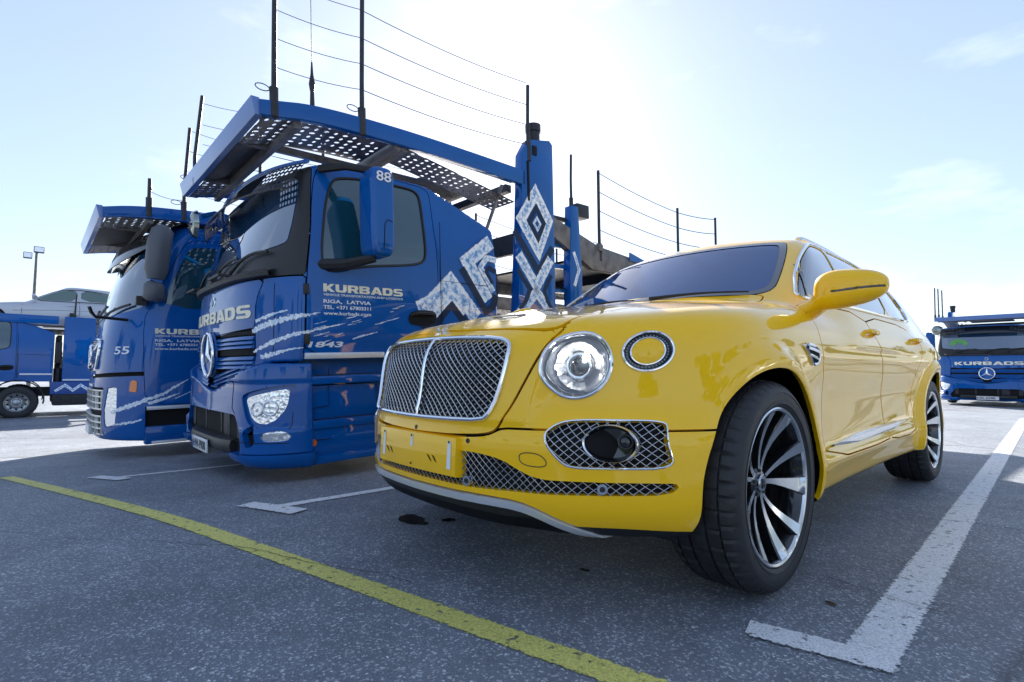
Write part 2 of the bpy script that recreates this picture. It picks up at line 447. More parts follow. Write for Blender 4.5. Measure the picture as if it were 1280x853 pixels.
# ---------------------------------------------------------------- lettering and printed strokes
def text_mesh(s, size, xs=1.0, bold=0.0, extrude=.0015, space=1.0):
    c = bpy.data.curves.new('lettering', 'FONT'); c.body = s; c.size = size; c.offset = bold * size; c.extrude = extrude
    c.space_character = space; c.align_x = 'LEFT'; c.resolution_u = 3
    o = bpy.data.objects.new('lettering', c); COL.objects.link(o)
    dg = bpy.context.evaluated_depsgraph_get(); dg.update()
    me = bpy.data.meshes.new_from_object(o.evaluated_get(dg)); bpy.data.objects.remove(o)
    v = np.zeros(len(me.vertices) * 3); me.vertices.foreach_get('co', v); v = v.reshape(-1, 3); v[:, 0] *= xs
    v[:, 0] -= v[:, 0].min()
    me.vertices.foreach_set('co', v.reshape(-1)); return me, v
GLYPHS = {   # heavy extended capitals: outer contour then counters, width x height 1
 'K': (1.28, [[(0, 0), (.40, 0), (.40, .34), (.86, 0), (1.34, 0), (.74, .50), (1.30, 1), (.84, 1), (.40, .64), (.40, 1), (0, 1)]]),
 'U': (1.30, [[(0, 1), (.40, 1), (.40, .34), (.46, .26), (.56, .23), (.74, .23), (.84, .26), (.90, .34), (.90, 1), (1.30, 1), (1.30, .26), (1.20, .08), (1.04, 0), (.26, 0), (.10, .08), (0, .26)]]),
 'R': (1.30, [[(0, 0), (.40, 0), (.40, .32), (.66, .32), (.88, 0), (1.34, 0), (1.06, .36), (1.20, .42), (1.28, .54), (1.28, .80), (1.20, .93), (1.06, 1), (0, 1)], [(.40, .55), (.80, .55), (.87, .59), (.87, .72), (.80, .77), (.40, .77)]]),
 'B': (1.30, [[(0, 0), (1.06, 0), (1.22, .06), (1.30, .18), (1.30, .38), (1.24, .47), (1.12, .52), (1.22, .57), (1.27, .65), (1.27, .82), (1.20, .94), (1.06, 1), (0, 1)], [(.40, .21), (.84, .21), (.89, .25), (.89, .36), (.84, .40), (.40, .40)], [(.40, .62), (.82, .62), (.87, .65), (.87, .75), (.82, .79), (.40, .79)]]),
 'A': (1.42, [[(0, 0), (.44, 0), (.53, .18), (.97, .18), (1.06, 0), (1.50, 0), (.98, 1), (.52, 1)], [(.62, .38), (.88, .38), (.75, .68)]]),
 'D': (1.32, [[(0, 0), (.98, 0), (1.20, .09), (1.32, .30), (1.32, .70), (1.20, .91), (.98, 1), (0, 1)], [(.40, .23), (.80, .23), (.89, .29), (.92, .40), (.92, .60), (.89, .71), (.80, .77), (.40, .77)]]),
 'S': (1.28, [[(0, .06), (.08, .02), (.22, 0), (1.06, 0), (1.20, .07), (1.28, .20), (1.28, .42), (1.20, .55), (1.06, .60), (.44, .62), (.38, .66), (.38, .74), (.44, .79), (1.20, .79), (1.20, .96), (1.06, 1), (.22, 1), (.07, .93), (0, .80), (0, .58), (.07, .46), (.22, .40), (.84, .38), (.90, .34), (.90, .26), (.84, .21), (0, .21)]])}
def block_mesh(s, gap=.14, extrude=.004):
    c = bpy.data.curves.new('lettering', 'CURVE'); c.dimensions = '2D'; c.fill_mode = 'BOTH'; c.extrude = extrude; x = 0
    for ch in s:
        w_, cons = GLYPHS[ch]
        for con in cons:
            sp = c.splines.new('POLY'); sp.points.add(len(con) - 1); sp.use_cyclic_u = True
            for p, q in zip(sp.points, con): p.co = (x + q[0], q[1], 0, 1)
        x += w_ + gap
    o = bpy.data.objects.new('lettering', c); COL.objects.link(o); dg = bpy.context.evaluated_depsgraph_get(); dg.update()
    me = bpy.data.meshes.new_from_object(o.evaluated_get(dg)); bpy.data.objects.remove(o)
    v = np.zeros(len(me.vertices) * 3); me.vertices.foreach_get('co', v); return me, v.reshape(-1, 3)
def text(name, s, width, height, origin, u, v, material, parent, bold=.0, off=.003, conform=None, ref='K', shear=0):
    """lettering of a given width and capital height, from origin along u with v up, optionally laid onto a curved body"""
    me, P = block_mesh(s) if all(ch in GLYPHS for ch in s) and len(s) > 3 else text_mesh(s, 1.0, 1.0, bold)
    P = P.copy()
    h = P[:, 1].max() if ref == 'K' else P[:, 1].max() - P[:, 1].min()
    sx = width / P[:, 0].max(); sy = height / h
    u = np.array(u, float); v = np.array(v, float); n = np.cross(u, v)
    W = np.array(origin, float) + np.outer(P[:, 0] * sx + P[:, 1] * sy * shear, u) + np.outer(P[:, 1] * sy, v) + np.outer(P[:, 2] * .6, n)
    if conform is not None:
        f, axis, a, b = conform; base = bisect(f, W, axis, a, b); W = base + n * (P[:, 2:3] * .6 + off)
    else: W = W + n * off
    me.vertices.foreach_set('co', W.reshape(-1)); me.materials.clear(); me.materials.append(material); me.update()
    o = bpy.data.objects.new(name, me); link(o, parent); return o

def frost_mat(name, colA, colB, ragged=.5, scale=24, dens=1.0):
    m = bpy.data.materials.new(name); m.use_nodes = True; t = m.node_tree; b = t.nodes['Principled BSDF']; b.inputs['Roughness'].default_value = .3
    b.inputs['Coat Weight'].default_value = .8
    uv = t.nodes.new('ShaderNodeUVMap'); sp = t.nodes.new('ShaderNodeSeparateXYZ'); tc_ = t.nodes.new('ShaderNodeTexCoord')
    n = t.nodes.new('ShaderNodeTexNoise'); n.inputs['Scale'].default_value = scale; n.inputs['Detail'].default_value = 8; n.inputs['Roughness'].default_value = .65
    ab = t.nodes.new('ShaderNodeMath'); ab.operation = 'ABSOLUTE'
    t.links.new(uv.outputs[0], sp.inputs[0]); t.links.new(sp.outputs['Y'], ab.inputs[0]); t.links.new(tc_.outputs['Object'], n.inputs['Vector'])
    mm = t.nodes.new('ShaderNodeMath'); mm.operation = 'MULTIPLY_ADD'; mm.inputs[1].default_value = ragged * 3; mm.inputs[2].default_value = dens - ragged * 1.5
    t.links.new(n.outputs['Fac'], mm.inputs[0])
    sb = t.nodes.new('ShaderNodeMath'); sb.operation = 'SUBTRACT'; t.links.new(mm.outputs[0], sb.inputs[0]); t.links.new(ab.outputs[0], sb.inputs[1])
    gt = t.nodes.new('ShaderNodeMapRange'); gt.inputs['From Min'].default_value = 0; gt.inputs['From Max'].default_value = .12; t.links.new(sb.outputs[0], gt.inputs['Value'])
    t.links.new(gt.outputs[0], b.inputs['Alpha'])
    n2 = t.nodes.new('ShaderNodeTexNoise'); n2.inputs['Scale'].default_value = scale * .9; n2.inputs['Detail'].default_value = 7; n2.inputs['Roughness'].default_value = .7
    cr_ = t.nodes.new('ShaderNodeValToRGB'); cr_.color_ramp.elements[0].color = (*colA, 1); cr_.color_ramp.elements[1].color = (*colB, 1)
    cr_.color_ramp.elements[0].position = .44; cr_.color_ramp.elements[1].position = .62
    t.links.new(tc_.outputs['Object'], n2.inputs['Vector']); ed = t.nodes.new('ShaderNodeMath'); ed.operation = 'MULTIPLY_ADD'; ed.inputs[1].default_value = .16; t.links.new(ab.outputs[0], ed.inputs[0]); t.links.new(n2.outputs['Fac'], ed.inputs[2]); t.links.new(ed.outputs[0], cr_.inputs[0]); t.links.new(cr_.outputs[0], b.inputs['Base Color'])
    return m
FRO = frost_mat('frost_print', (.06, .26, .60), (.86, .92, .97), .14, 26, .98)
SPL = frost_mat('splash_print', (.45, .60, .82), (.85, .9, .95), .75, 38, .55)
NAV = mat('navy_print', (.003, .018, .060), .4, coat=.15, spec=.2)

def ribbon(name, pts, width, material, parent, f, off=.004, closed=False, step=.03):
    """printed stroke lying on an implicit body"""
    P = dense(pts, step, closed)
    if closed: P = np.vstack([P, P[:1]])
    P = snap(P, 5, f); n = unitn(f, P)
    t = np.gradient(P, axis=0); s = np.cross(n, t); s /= np.linalg.norm(s, axis=1)[:, None] + 1e-9
    wd = np.interp(np.linspace(0, 1, len(P)), np.linspace(0, 1, len(width)), width)[:, None] if hasattr(width, '__len__') else width
    rows = []
    for k in (-1, -.5, 0, .5, 1):
        q = snap(P + s * k * wd / 2, 3, f); rows.append(q + unitn(f, q) * off)
    R = np.stack(rows); m, nn = R.shape[:2]
    F = [(i * nn + j, i * nn + j + 1, (i + 1) * nn + j + 1, (i + 1) * nn + j) for i in range(m - 1) for j in range(nn - 1)]
    me = bpy.data.meshes.new(name); me.from_pydata(R.reshape(-1, 3).tolist(), [], F); me.materials.append(material)
    uvl = me.uv_layers.new(name='UVMap')
    d = np.concatenate([[0], np.cumsum(np.linalg.norm(np.diff(P, axis=0), axis=1))])
    for li, l in enumerate(me.loops):
        i, j = divmod(l.vertex_index, nn); uvl.data[li].uv = (d[j], -1 + i * .5)
    o = bpy.data.objects.new(name, me); link(o, parent); return o
def flat_stroke(name, pts, width, material, parent, x, closed=False, off=.004):
    """printed stroke with mitred corners on a flat side at x; pts are (y, z)"""
    P = np.array(pts, float); n = len(P)
    L_, R_ = [], []
    for i in range(n):
        a = P[i - 1] if (closed or i > 0) else None; b = P[(i + 1) % n] if (closed or i < n - 1) else None; p = P[i]
        d1 = (p - a) / np.linalg.norm(p - a) if a is not None else None; d2 = (b - p) / np.linalg.norm(b - p) if b is not None else None
        if d1 is None: d1 = d2
        if d2 is None: d2 = d1
        n1 = np.array([-d1[1], d1[0]]); n2 = np.array([-d2[1], d2[0]]); mi = n1 + n2; mi /= np.linalg.norm(mi); k = 1 / max(.35, mi @ n1)
        L_.append(p + mi * k * width / 2); R_.append(p - mi * k * width / 2)
    m = M(); uv = []
    segs = range(n if closed else n - 1); V = []; F = []
    for i in segs:
        j = (i + 1) % n; b0 = len(V)
        for t in (0, 1):
            for q in (0, .5, 1):
                a = L_[i] * (1 - q) + R_[i] * q; b = L_[j] * (1 - q) + R_[j] * q; p = a * (1 - t) + b * t; V.append((x + off, p[0], p[1])); uv.append((t, 1 - 2 * q))
        F += [(b0, b0 + 1, b0 + 4, b0 + 3), (b0 + 1, b0 + 2, b0 + 5, b0 + 4)]
    me = bpy.data.meshes.new(name); me.from_pydata(V, [], F); me.materials.append(material); u = me.uv_layers.new(name='UVMap')
    for li, l in enumerate(me.loops): u.data[li].uv = uv[l.vertex_index]
    o = bpy.data.objects.new(name, me); link(o, parent); return o

def copy_tree(o, parent=None):
    c = o.copy(); COL.objects.link(c)
    if parent is not None: c.parent = parent
    for ch in list(o.children): copy_tree(ch, c)
    return c

def facet_mat():
    m = bpy.data.materials.new('faceted_reflector'); m.use_nodes = True; t = m.node_tree; b = t.nodes['Principled BSDF']; b.inputs['Metallic'].default_value = .75; b.inputs['Roughness'].default_value = .12
    b.inputs['Base Color'].default_value = (.86, .88, .92, 1); b.inputs['Coat Weight'].default_value = 1
    c = t.nodes.new('ShaderNodeTexCoord'); v = t.nodes.new('ShaderNodeTexVoronoi'); v.inputs['Scale'].default_value = 34; bp = t.nodes.new('ShaderNodeBump'); bp.inputs['Strength'].default_value = .16; bp.inputs['Distance'].default_value = .02
    t.links.new(c.outputs['Object'], v.inputs['Vector']); t.links.new(v.outputs['Distance'], bp.inputs['Height']); t.links.new(bp.outputs[0], b.inputs['Normal']); return m
FAC = facet_mat()
# ---------------------------------------------------------------- ground
def gz_(x): 
    t = np.clip((-x - 1.2), 0, 12); return float(-.052 * (t - .6 * (1 - math.exp(-t / .6))) if t < 9.5 else -.052 * (9.5 - .6))
xs = sorted(set([-1500, -600, -200, -80, -40, -20] + [round(-14 + .4 * i, 2) for i in range(33)] + [-1.2, 0, 2, 4, 8, 16, 40, 100, 300, 1500]))
ys = [-1500, -400, -100, -30, -8, 0, 8, 10, 12, 14, 16, 18, 20, 22, 24, 26, 30, 60, 150, 400, 1500]
def gy_(x, y):
    t = min(max((y - 12) / 6, 0), 1); return min(gz_(x), 0) * (1 - t) + t * min(gz_(x), -.17)
m = M(); m.grid([[(x, y, gy_(x, y)) for y in ys] for x in xs])
def asphalt():
    m = bpy.data.materials.new('asphalt'); m.use_nodes = True; t = m.node_tree; b = t.nodes['Principled BSDF']; l = t.links
    tc = t.nodes.new('ShaderNodeTexCoord')
    def noise(s, d=4, r=.5):
        n = t.nodes.new('ShaderNodeTexNoise'); n.inputs['Scale'].default_value = s; n.inputs['Detail'].default_value = d; n.inputs['Roughness'].default_value = r; l.new(tc.outputs['Object'], n.inputs['Vector']); return n
    def ramp(src, a, b_, ca, cb):
        r = t.nodes.new('ShaderNodeValToRGB'); r.color_ramp.elements[0].position = a; r.color_ramp.elements[1].position = b_
        r.color_ramp.elements[0].color = (*ca, 1); r.color_ramp.elements[1].color = (*cb, 1); l.new(src, r.inputs[0]); return r
    def mix(f, a, c, mode='MIX'):
        x = t.nodes.new('ShaderNodeMixRGB'); x.blend_type = mode
        if isinstance(f, float): x.inputs[0].default_value = f
        else: l.new(f, x.inputs[0])
        for k, v in ((1, a), (2, c)):
            if isinstance(v, tuple): x.inputs[k].default_value = (*v, 1)
            else: l.new(v, x.inputs[k])
        return x.outputs[0]
    v = t.nodes.new('ShaderNodeTexVoronoi'); v.inputs['Scale'].default_value = 150; l.new(tc.outputs['Object'], v.inputs['Vector'])
    sp = t.nodes.new('ShaderNodeSeparateXYZ'); l.new(v.outputs['Color'], sp.inputs[0])
    grains = ramp(sp.outputs[0], .76, 1.0, (.150, .172, .212), (.80, .84, .90)).outputs[0]
    n1 = noise(260, 3); v2 = t.nodes.new('ShaderNodeTexVoronoi'); v2.inputs['Scale'].default_value = 62; l.new(tc.outputs['Object'], v2.inputs['Vector']); s2 = t.nodes.new('ShaderNodeSeparateXYZ'); l.new(v2.outputs['Color'], s2.inputs[0])
    g2 = ramp(s2.outputs[1], .80, .97, (.62, .62, .64), (2.1, 2.1, 2.05)).outputs[0]; gm = ramp(v2.outputs['Distance'], .0, .55, (1, 1, 1), (0, 0, 0)).outputs[0]
    grains = mix(1.0, grains, mix(gm, (1.0, 1.0, 1.0), g2), 'MULTIPLY')
    base = mix(.42, grains, ramp(n1.outputs['Fac'], .35, .68, (.085, .100, .132), (.34, .38, .45)).outputs[0])
    big = ramp(noise(.55, 6, .6).outputs['Fac'], .3, .7, (.66, .66, .67), (1.25, 1.25, 1.22)).outputs[0]; base = mix(1.0, base, big, 'MULTIPLY')
    med = ramp(noise(5, 7, .65).outputs['Fac'], .3, .72, (.82, .82, .82), (1.16, 1.16, 1.16)).outputs[0]; base = mix(1.0, base, med, 'MULTIPLY')
    st = ramp(noise(1.7, 5, .6).outputs['Fac'], .70, .76, (1, 1, 1), (.55, .55, .56)).outputs[0]; base = mix(1.0, base, st, 'MULTIPLY')
    # hair cracks
    ns = noise(1.2, 6, .6); mxv = t.nodes.new('ShaderNodeMixRGB'); mxv.inputs[0].default_value = .22; l.new(tc.outputs['Object'], mxv.inputs[1]); l.new(ns.outputs['Color'], mxv.inputs[2])
    vc = t.nodes.new('ShaderNodeTexVoronoi'); vc.feature = 'DISTANCE_TO_EDGE'; vc.inputs['Scale'].default_value = .16; l.new(mxv.outputs[0], vc.inputs['Vector'])
    ck = ramp(vc.outputs['Distance'], .0006, .0018, (.5, .5, .51), (1, 1, 1)).outputs[0]; base = mix(1.0, base, ck, 'MULTIPLY')
    l.new(base, b.inputs['Base Color'])
    l.new(ramp(n1.outputs['Fac'], .2, .8, (.42, .42, .42), (.72, .72, .72)).outputs[0], b.inputs['Roughness'])
    bm_ = t.nodes.new('ShaderNodeBump'); bm_.inputs['Strength'].default_value = .7; bm_.inputs['Distance'].default_value = .0035; l.new(v.outputs['Distance'], bm_.inputs['Height'])
    b2 = t.nodes.new('ShaderNodeBump'); b2.inputs['Strength'].default_value = .5; b2.inputs['Distance'].default_value = .006; l.new(n1.outputs['Fac'], b2.inputs['Height']); l.new(bm_.outputs[0], b2.inputs['Normal'])
    l.new(b2.outputs[0], b.inputs['Normal']); return m
ASP = asphalt()
tag(m.obj('ground', ASP, smooth=0), kind='structure')
def road_paint(name, col):
    m = bpy.data.materials.new(name); m.use_nodes = True; t = m.node_tree; b = t.nodes['Principled BSDF']; b.inputs['Roughness'].default_value = .6; l = t.links
    tc = t.nodes.new('ShaderNodeTexCoord'); n = t.nodes.new('ShaderNodeTexNoise'); n.inputs['Scale'].default_value = 26; n.inputs['Detail'].default_value = 9; n.inputs['Roughness'].default_value = .72
    l.new(tc.outputs['Object'], n.inputs['Vector']); r = t.nodes.new('ShaderNodeValToRGB'); r.color_ramp.elements[0].position = .36; r.color_ramp.elements[1].position = .43
    l.new(n.outputs['Fac'], r.inputs[0])
    uv = t.nodes.new('ShaderNodeUVMap'); sp = t.nodes.new('ShaderNodeSeparateXYZ'); l.new(uv.outputs[0], sp.inputs[0]); ab = t.nodes.new('ShaderNodeMath'); ab.operation = 'ABSOLUTE'; l.new(sp.outputs['Y'], ab.inputs[0])
    n3 = t.nodes.new('ShaderNodeTexNoise'); n3.inputs['Scale'].default_value = 60; n3.inputs['Detail'].default_value = 6; l.new(tc.outputs['Object'], n3.inputs['Vector'])
    ma = t.nodes.new('ShaderNodeMath'); ma.operation = 'MULTIPLY_ADD'; ma.inputs[1].default_value = .55; l.new(n3.outputs['Fac'], ma.inputs[0]); ma.inputs[2].default_value = .62
    su = t.nodes.new('ShaderNodeMath'); su.operation = 'SUBTRACT'; l.new(ma.outputs[0], su.inputs[0]); l.new(ab.outputs[0], su.inputs[1])
    mr = t.nodes.new('ShaderNodeMapRange'); mr.inputs['From Min'].default_value = 0; mr.inputs['From Max'].default_value = .10; l.new(su.outputs[0], mr.inputs['Value'])
    mu = t.nodes.new('ShaderNodeMath'); mu.operation = 'MULTIPLY'; l.new(r.outputs[0], mu.inputs[0]); l.new(mr.outputs[0], mu.inputs[1]); l.new(mu.outputs[0], b.inputs['Alpha'])
    n2 = t.nodes.new('ShaderNodeTexNoise'); n2.inputs['Scale'].default_value = 160; n2.inputs['Detail'].default_value = 5; l.new(tc.outputs['Object'], n2.inputs['Vector'])
    c = t.nodes.new('ShaderNodeValToRGB'); c.color_ramp.elements[0].position = .3; c.color_ramp.elements[1].position = .62; c.color_ramp.elements[0].color = (*[q * .55 for q in col], 1); c.color_ramp.elements[1].color = (*col, 1)
    l.new(n2.outputs['Fac'], c.inputs[0]); l.new(c.outputs[0], b.inputs['Base Color'])
    bp = t.nodes.new('ShaderNodeBump'); bp.inputs['Strength'].default_value = .5; bp.inputs['Distance'].default_value = .004; l.new(n2.outputs['Fac'], bp.inputs['Height']); l.new(bp.outputs[0], b.inputs['Normal'])
    return m
WP = road_paint('white_road_paint', (.88, .89, .91)); YP = road_paint('yellow_road_paint', (.78, .73, .20))
def stripe(name, a, b, width, material, z=.004, n=40):
    a = np.array(a, float); b = np.array(b, float); d = (b - a) / np.linalg.norm(b - a); s = np.array([-d[1], d[0]]) * width / 2
    V = []; F = []; UV = []
    for i in range(n + 1):
        p = a + (b - a) * i / n
        for k in (-1, 0, 1):
            q = p + s * k; V.append((q[0], q[1], gz_(q[0]) + z)); UV.append((i / n, k))
    for i in range(n):
        for k in (0, 1): F.append((i * 3 + k, i * 3 + 3 + k, i * 3 + 4 + k, i * 3 + 1 + k))
    me = bpy.data.meshes.new(name); me.from_pydata(V, [], F); me.materials.append(material); u = me.uv_layers.new(name='UVMap')
    for li, l in enumerate(me.loops): u.data[li].uv = UV[l.vertex_index]
    o = bpy.data.objects.new(name, me); link(o); o['kind'] = 'structure'; return o

def blot(x, y, r, seed):
    rg = random.Random(seed); n = 22; m = M(); P = []
    for k in range(n):
        a = 2 * math.pi * k / n; q = r * (1 + .25 * math.sin(2 * a + seed) + .18 * rg.uniform(-1, 1)); P.append((x + q * 1.25 * math.cos(a), y + q * math.sin(a), gz_(x) + .004))
    m.add(P, [tuple(range(n))]); o = m.obj('oil_stain', mat('oil', (.004, .004, .005), .25), smooth=0); o['kind'] = 'structure'
blot(-.73, -.50, .075, 2); blot(-.60, -.36, .03, 5); blot(.35, -.36, .016, 7); blot(1.12, .05, .014, 3); blot(.62, .35, .02, 9)

def crack(pts, w_, seed):
    rg = random.Random(seed); P = dense(pts, .035, False); V = []; F = []
    for i, q in enumerate(P):
        d = P[min(i + 1, len(P) - 1)] - P[max(i - 1, 0)]; n = np.array([-d[1], d[0]]); n = n / np.linalg.norm(n); j = rg.uniform(-.006, .006) + .01 * math.sin(i * .37 + seed); ww = w_ * rg.uniform(.3, 1.2)
        for k in (-1, 1): r = q + n * (j + k * ww / 2); V.append((r[0], r[1], gz_(r[0]) + .0085))
    F = [(2 * i, 2 * i + 2, 2 * i + 3, 2 * i + 1) for i in range(len(P) - 1)]
    me = bpy.data.meshes.new('crack'); me.from_pydata(V, [], F); me.materials.append(mat('crack_dirt', (.012, .012, .014), .9)); o = bpy.data.objects.new('crack', me); link(o); o['kind'] = 'structure'
crack([(.80, 1.62), (1.05, 1.66), (1.30, 1.72), (1.8, 1.80), (2.6, 1.86)], .006, 2)
crack([(1.02, .30), (1.18, .27), (1.30, .24), (1.42, .235)], .004, 5)
crack([(-3.2, -3.0), (-2.3, -2.3), (-1.6, -1.95), (-.9, -1.35), (.0, -.95)], .004, 8)
# ================================================================ trucks: cab and bumper as implicit bodies (local: x across, y back from the nose, z up)
c_yc = cspline([.8, .95, 1.2, 1.5, 1.66, 2.0, 2.4, 2.55, 2.7], [.165, .160, .163, .178, .205, .300, .415, .46, .55])
c_k = cspline([.8, 1.2, 1.6, 2.0, 2.4, 2.7], [.295, .295, .285, .225, .155, .13])
def f_cab(P):
    x, y, z = P[..., 0], P[..., 1], P[..., 2]; ax = np.abs(x)
    yf = c_yc(z) + c_k(z) * (ax / 1.25)**3.4
    a = yf - y
    b = ax - (1.25 - .09 * sstep(1.6, 2.6, z)**1.2 - .02 * (1 - sstep(.9, 1.2, z)))
    v = smax(a, b, .10)
    roof = 2.60 - .05 * (ax / 1.25)**2 - .12 * (1 - sstep(.3, .9, y))
    v = smax(v, z - roof, .10)
    v = smax(v, (z - (2.585 - .405 * (y - 1.60))) * .93, .05)
    v = smax(v, y - 2.44, .04)
    return smax(v, .95 - .22 * np.clip(1 - (ax / 1.05)**1.3, 0, 1) - z, .03)
c_bu = cspline([.15, .2, .3, .42, .55, .70, .85, 1.0, 1.1], [.28, .17, .128, .124, .13, .14, .155, .18, .22])
def f_bum(P):
    x, y, z = P[..., 0], P[..., 1], P[..., 2]; ax = np.abs(x)
    yf = c_bu(z) + .40 * (ax / 1.25)**8
    yf = yf - .030 * (1 - sstep(.435, .470, z)) * sstep(.86, .93, ax) - .022 * sstep(.78, .83, z) * sstep(.25, .6, ax)
    v = smax(yf - y, ax - 1.25, .08)
    v = smax(v, .175 - z, .04); v = smax(v, z - (.94 - .22 * np.clip(1 - (ax / 1.05)**1.3, 0, 1)), .03)
    return smax(v, y - .56, .02)

v_yc = cspline([.2, .4, .7, 1.0, 1.4, 1.62, 2.0, 2.4, 2.7, 2.95], [.09, .05, .05, .07, .11, .15, .235, .38, .56, .85])
def f_cab55(P):
    x, y, z = P[..., 0], P[..., 1], P[..., 2]; ax = np.abs(x)
    yf = v_yc(z) + .42 * (ax / 1.25)**3.6
    v = smax(yf - y, ax - (1.25 - .10 * sstep(1.7, 2.9, z)), .12)
    v = smax(v, z - (2.80 - .06 * (ax / 1.25)**2), .12)
    v = smax(v, y - 2.15, .04)
    return smax(v, .24 - z, .05)
# ---- build

def perf(m, x0, x1, y0, y1, zf, cell=.085, hole=.027, th=.006, jit=0, skip=0, seed=1):
    """sheet with real holes: every cell is a frame round an eight-sided hole"""
    rg = random.Random(seed); nx = max(1, round((x1 - x0) / cell)); ny = max(1, round((y1 - y0) / cell)); dx, dy = (x1 - x0) / nx, (y1 - y0) / ny
    for i in range(nx):
        for j in range(ny):
            cx, cy = x0 + (i + .5) * dx, y0 + (j + .5) * dy; sq = []
            solid = rg.random() < skip
            for a, b in ((1, 0), (1, 1), (0, 1), (-1, 1), (-1, 0), (-1, -1), (0, -1), (1, -1)): sq.append((cx + a * dx / 2, cy + b * dy / 2))
            if solid:
                m.add([(p[0], p[1], zf(*p)) for p in (sq[1], sq[3], sq[5], sq[7])], [(0, 1, 2, 3)]); continue
            rx, ry = (hole, hole * 1.0) if (i + j) % 2 else (hole * 1.25, hole * .62)
            ho = [(cx + rx * math.cos(k * math.pi / 4), cy + ry * math.sin(k * math.pi / 4)) for k in range(8)]
            V = [(p[0], p[1], zf(*p)) for p in sq] + [(p[0], p[1], zf(*p)) for p in ho] + [(p[0], p[1], zf(*p) + th) for p in sq] + [(p[0], p[1], zf(*p) + th) for p in ho]
            F = []
            for k in range(8):
                k2 = (k + 1) % 8; F += [(k, k2, 8 + k2, 8 + k), (16 + k2, 16 + k, 24 + k, 24 + k2), (8 + k, 8 + k2, 24 + k2, 24 + k)]
            m.add(V, F)

def truck_wheel(parent, x, y, z, s, first=None):
    if first is not None:
        c = copy_tree(first, parent); c.location = (x, y, z); c.rotation_euler = (random.random() * 3, 0, 0 if s > 0 else math.pi); return c
    wl = bpy.data.objects.new('wheel', None); link(wl, parent); wl.location = (x, y, z); wl.rotation_euler = (0, 0, 0 if s > 0 else math.pi)
    m = M(); prof = [(.10, .245), (.125, .26), (.135, .30), (.13, .36), (.115, .395), (.095, .415), (.06, .42), (.055, .41), (.045, .41), (.04, .422), (-.04, .422), (-.045, .41), (-.055, .41), (-.06, .42), (-.095, .415), (-.115, .395), (-.13, .30), (-.10, .245)]
    m.lathe(prof, 96, mod=lambda i, j: -.006 if (prof[j][1] > .40 and i % 3 == 0) else 0); m.obj('tyre', RUB, wl)
    m = M(); m.lathe([(.10, .245), (.115, .243), (.108, .235), (.02, .215), (.005, .17), (.035, .125), (.055, .11), (.055, .09), (.075, .08), (.09, .06), (.092, .001)], 60); m.obj('rim', mat('truck_rim', (.42, .44, .46), .35, .8, var=.2, vscale=14), wl)
    m = M()
    for k in range(10):
        a = 2 * math.pi * k / 10; m.cyl((.035, .118 * math.cos(a), .118 * math.sin(a)), (.066, .118 * math.cos(a), .118 * math.sin(a)), .013, n=6)
    tag(m.obj('wheel_bolt', STL, wl), kind='stuff')
    m = M()
    for k in range(10):
        a = 2 * math.pi * (k + .5) / 10; m.cyl((.009, .180 * math.cos(a), .180 * math.sin(a)), (.022, .180 * math.cos(a), .180 * math.sin(a)), .022, n=10)
    tag(m.obj('hand_hole', VOID, wl), kind='stuff')
    return wl

def front_strip(fy, x0, x1, z0, z1, o0, o1, depth=.03, n=24):
    """bar that follows the plan curve of a nose; o0/o1: how far lower/upper edge stand proud"""
    m = M(); rows = []
    for x in np.linspace(x0, x1, n):
        y = fy(x, (z0 + z1) / 2); rows.append([(x, y + depth, z0), (x, y - o0, z0), (x, y - o1, z1), (x, y + depth, z1)])
    m.grid(rows); m.add(rows[0], [(0, 1, 2, 3)]); m.add(rows[-1], [(3, 2, 1, 0)]); return m

def star_badge(parent, c, r, n=(0, -1, 0)):
    m = M(); N_ = Vector(n); u = Vector((0, 0, 1)).cross(N_).normalized(); v = N_.cross(u); c = Vector(c)
    m.tube([c + (u * math.cos(a) + v * math.sin(a)) * r for a in np.linspace(0, 2 * math.pi, 40, endpoint=False)], r * .085, 8, closed=True)
    for k in range(3):
        a = math.pi / 2 + k * 2 * math.pi / 3
        tip = c + (u * math.cos(a) + v * math.sin(a)) * r * .98; l_ = c + (u * math.cos(a + 1.05) + v * math.sin(a + 1.05)) * r * .17; r_ = c + (u * math.cos(a - 1.05) + v * math.sin(a - 1.05)) * r * .17
        m.add([tip, l_, r_, c + N_ * r * .10, c - N_ * .01], [(0, 1, 3), (0, 3, 2), (0, 4, 1), (0, 2, 4)])
    return m.obj('star_emblem', CHR, parent, fix=False, smooth=25)

def door_print(root, x, y0, zt, gold_w=.70):
    """company lettering on a cab door: reading direction +y, on the side facing +x"""
    U, V_ = (0, 1, 0), (0, 0, 1)
    text('company_name', 'KURBADS', gold_w, .062, (x, y0, zt - .062), U, V_, GOLD, root, .035)
    text('company_line', 'VEHICLE TRANSPORTATION AND LOGISTICS', gold_w, .017, (x, y0, zt - .093), U, V_, WHT, root, .02)
    text('address', 'RIGA,  LATVIA', gold_w * .57, .028, (x, y0, zt - .150), U, V_, WHT, root, .02)
    text('address', 'TEL. +371 67803311', gold_w * .57, .028, (x, y0, zt - .196), U, V_, WHT, root, .02)
    text('address', 'www.kurbads.com', gold_w * .57, .026, (x, y0, zt - .242), U, V_, WHT, root, .015)

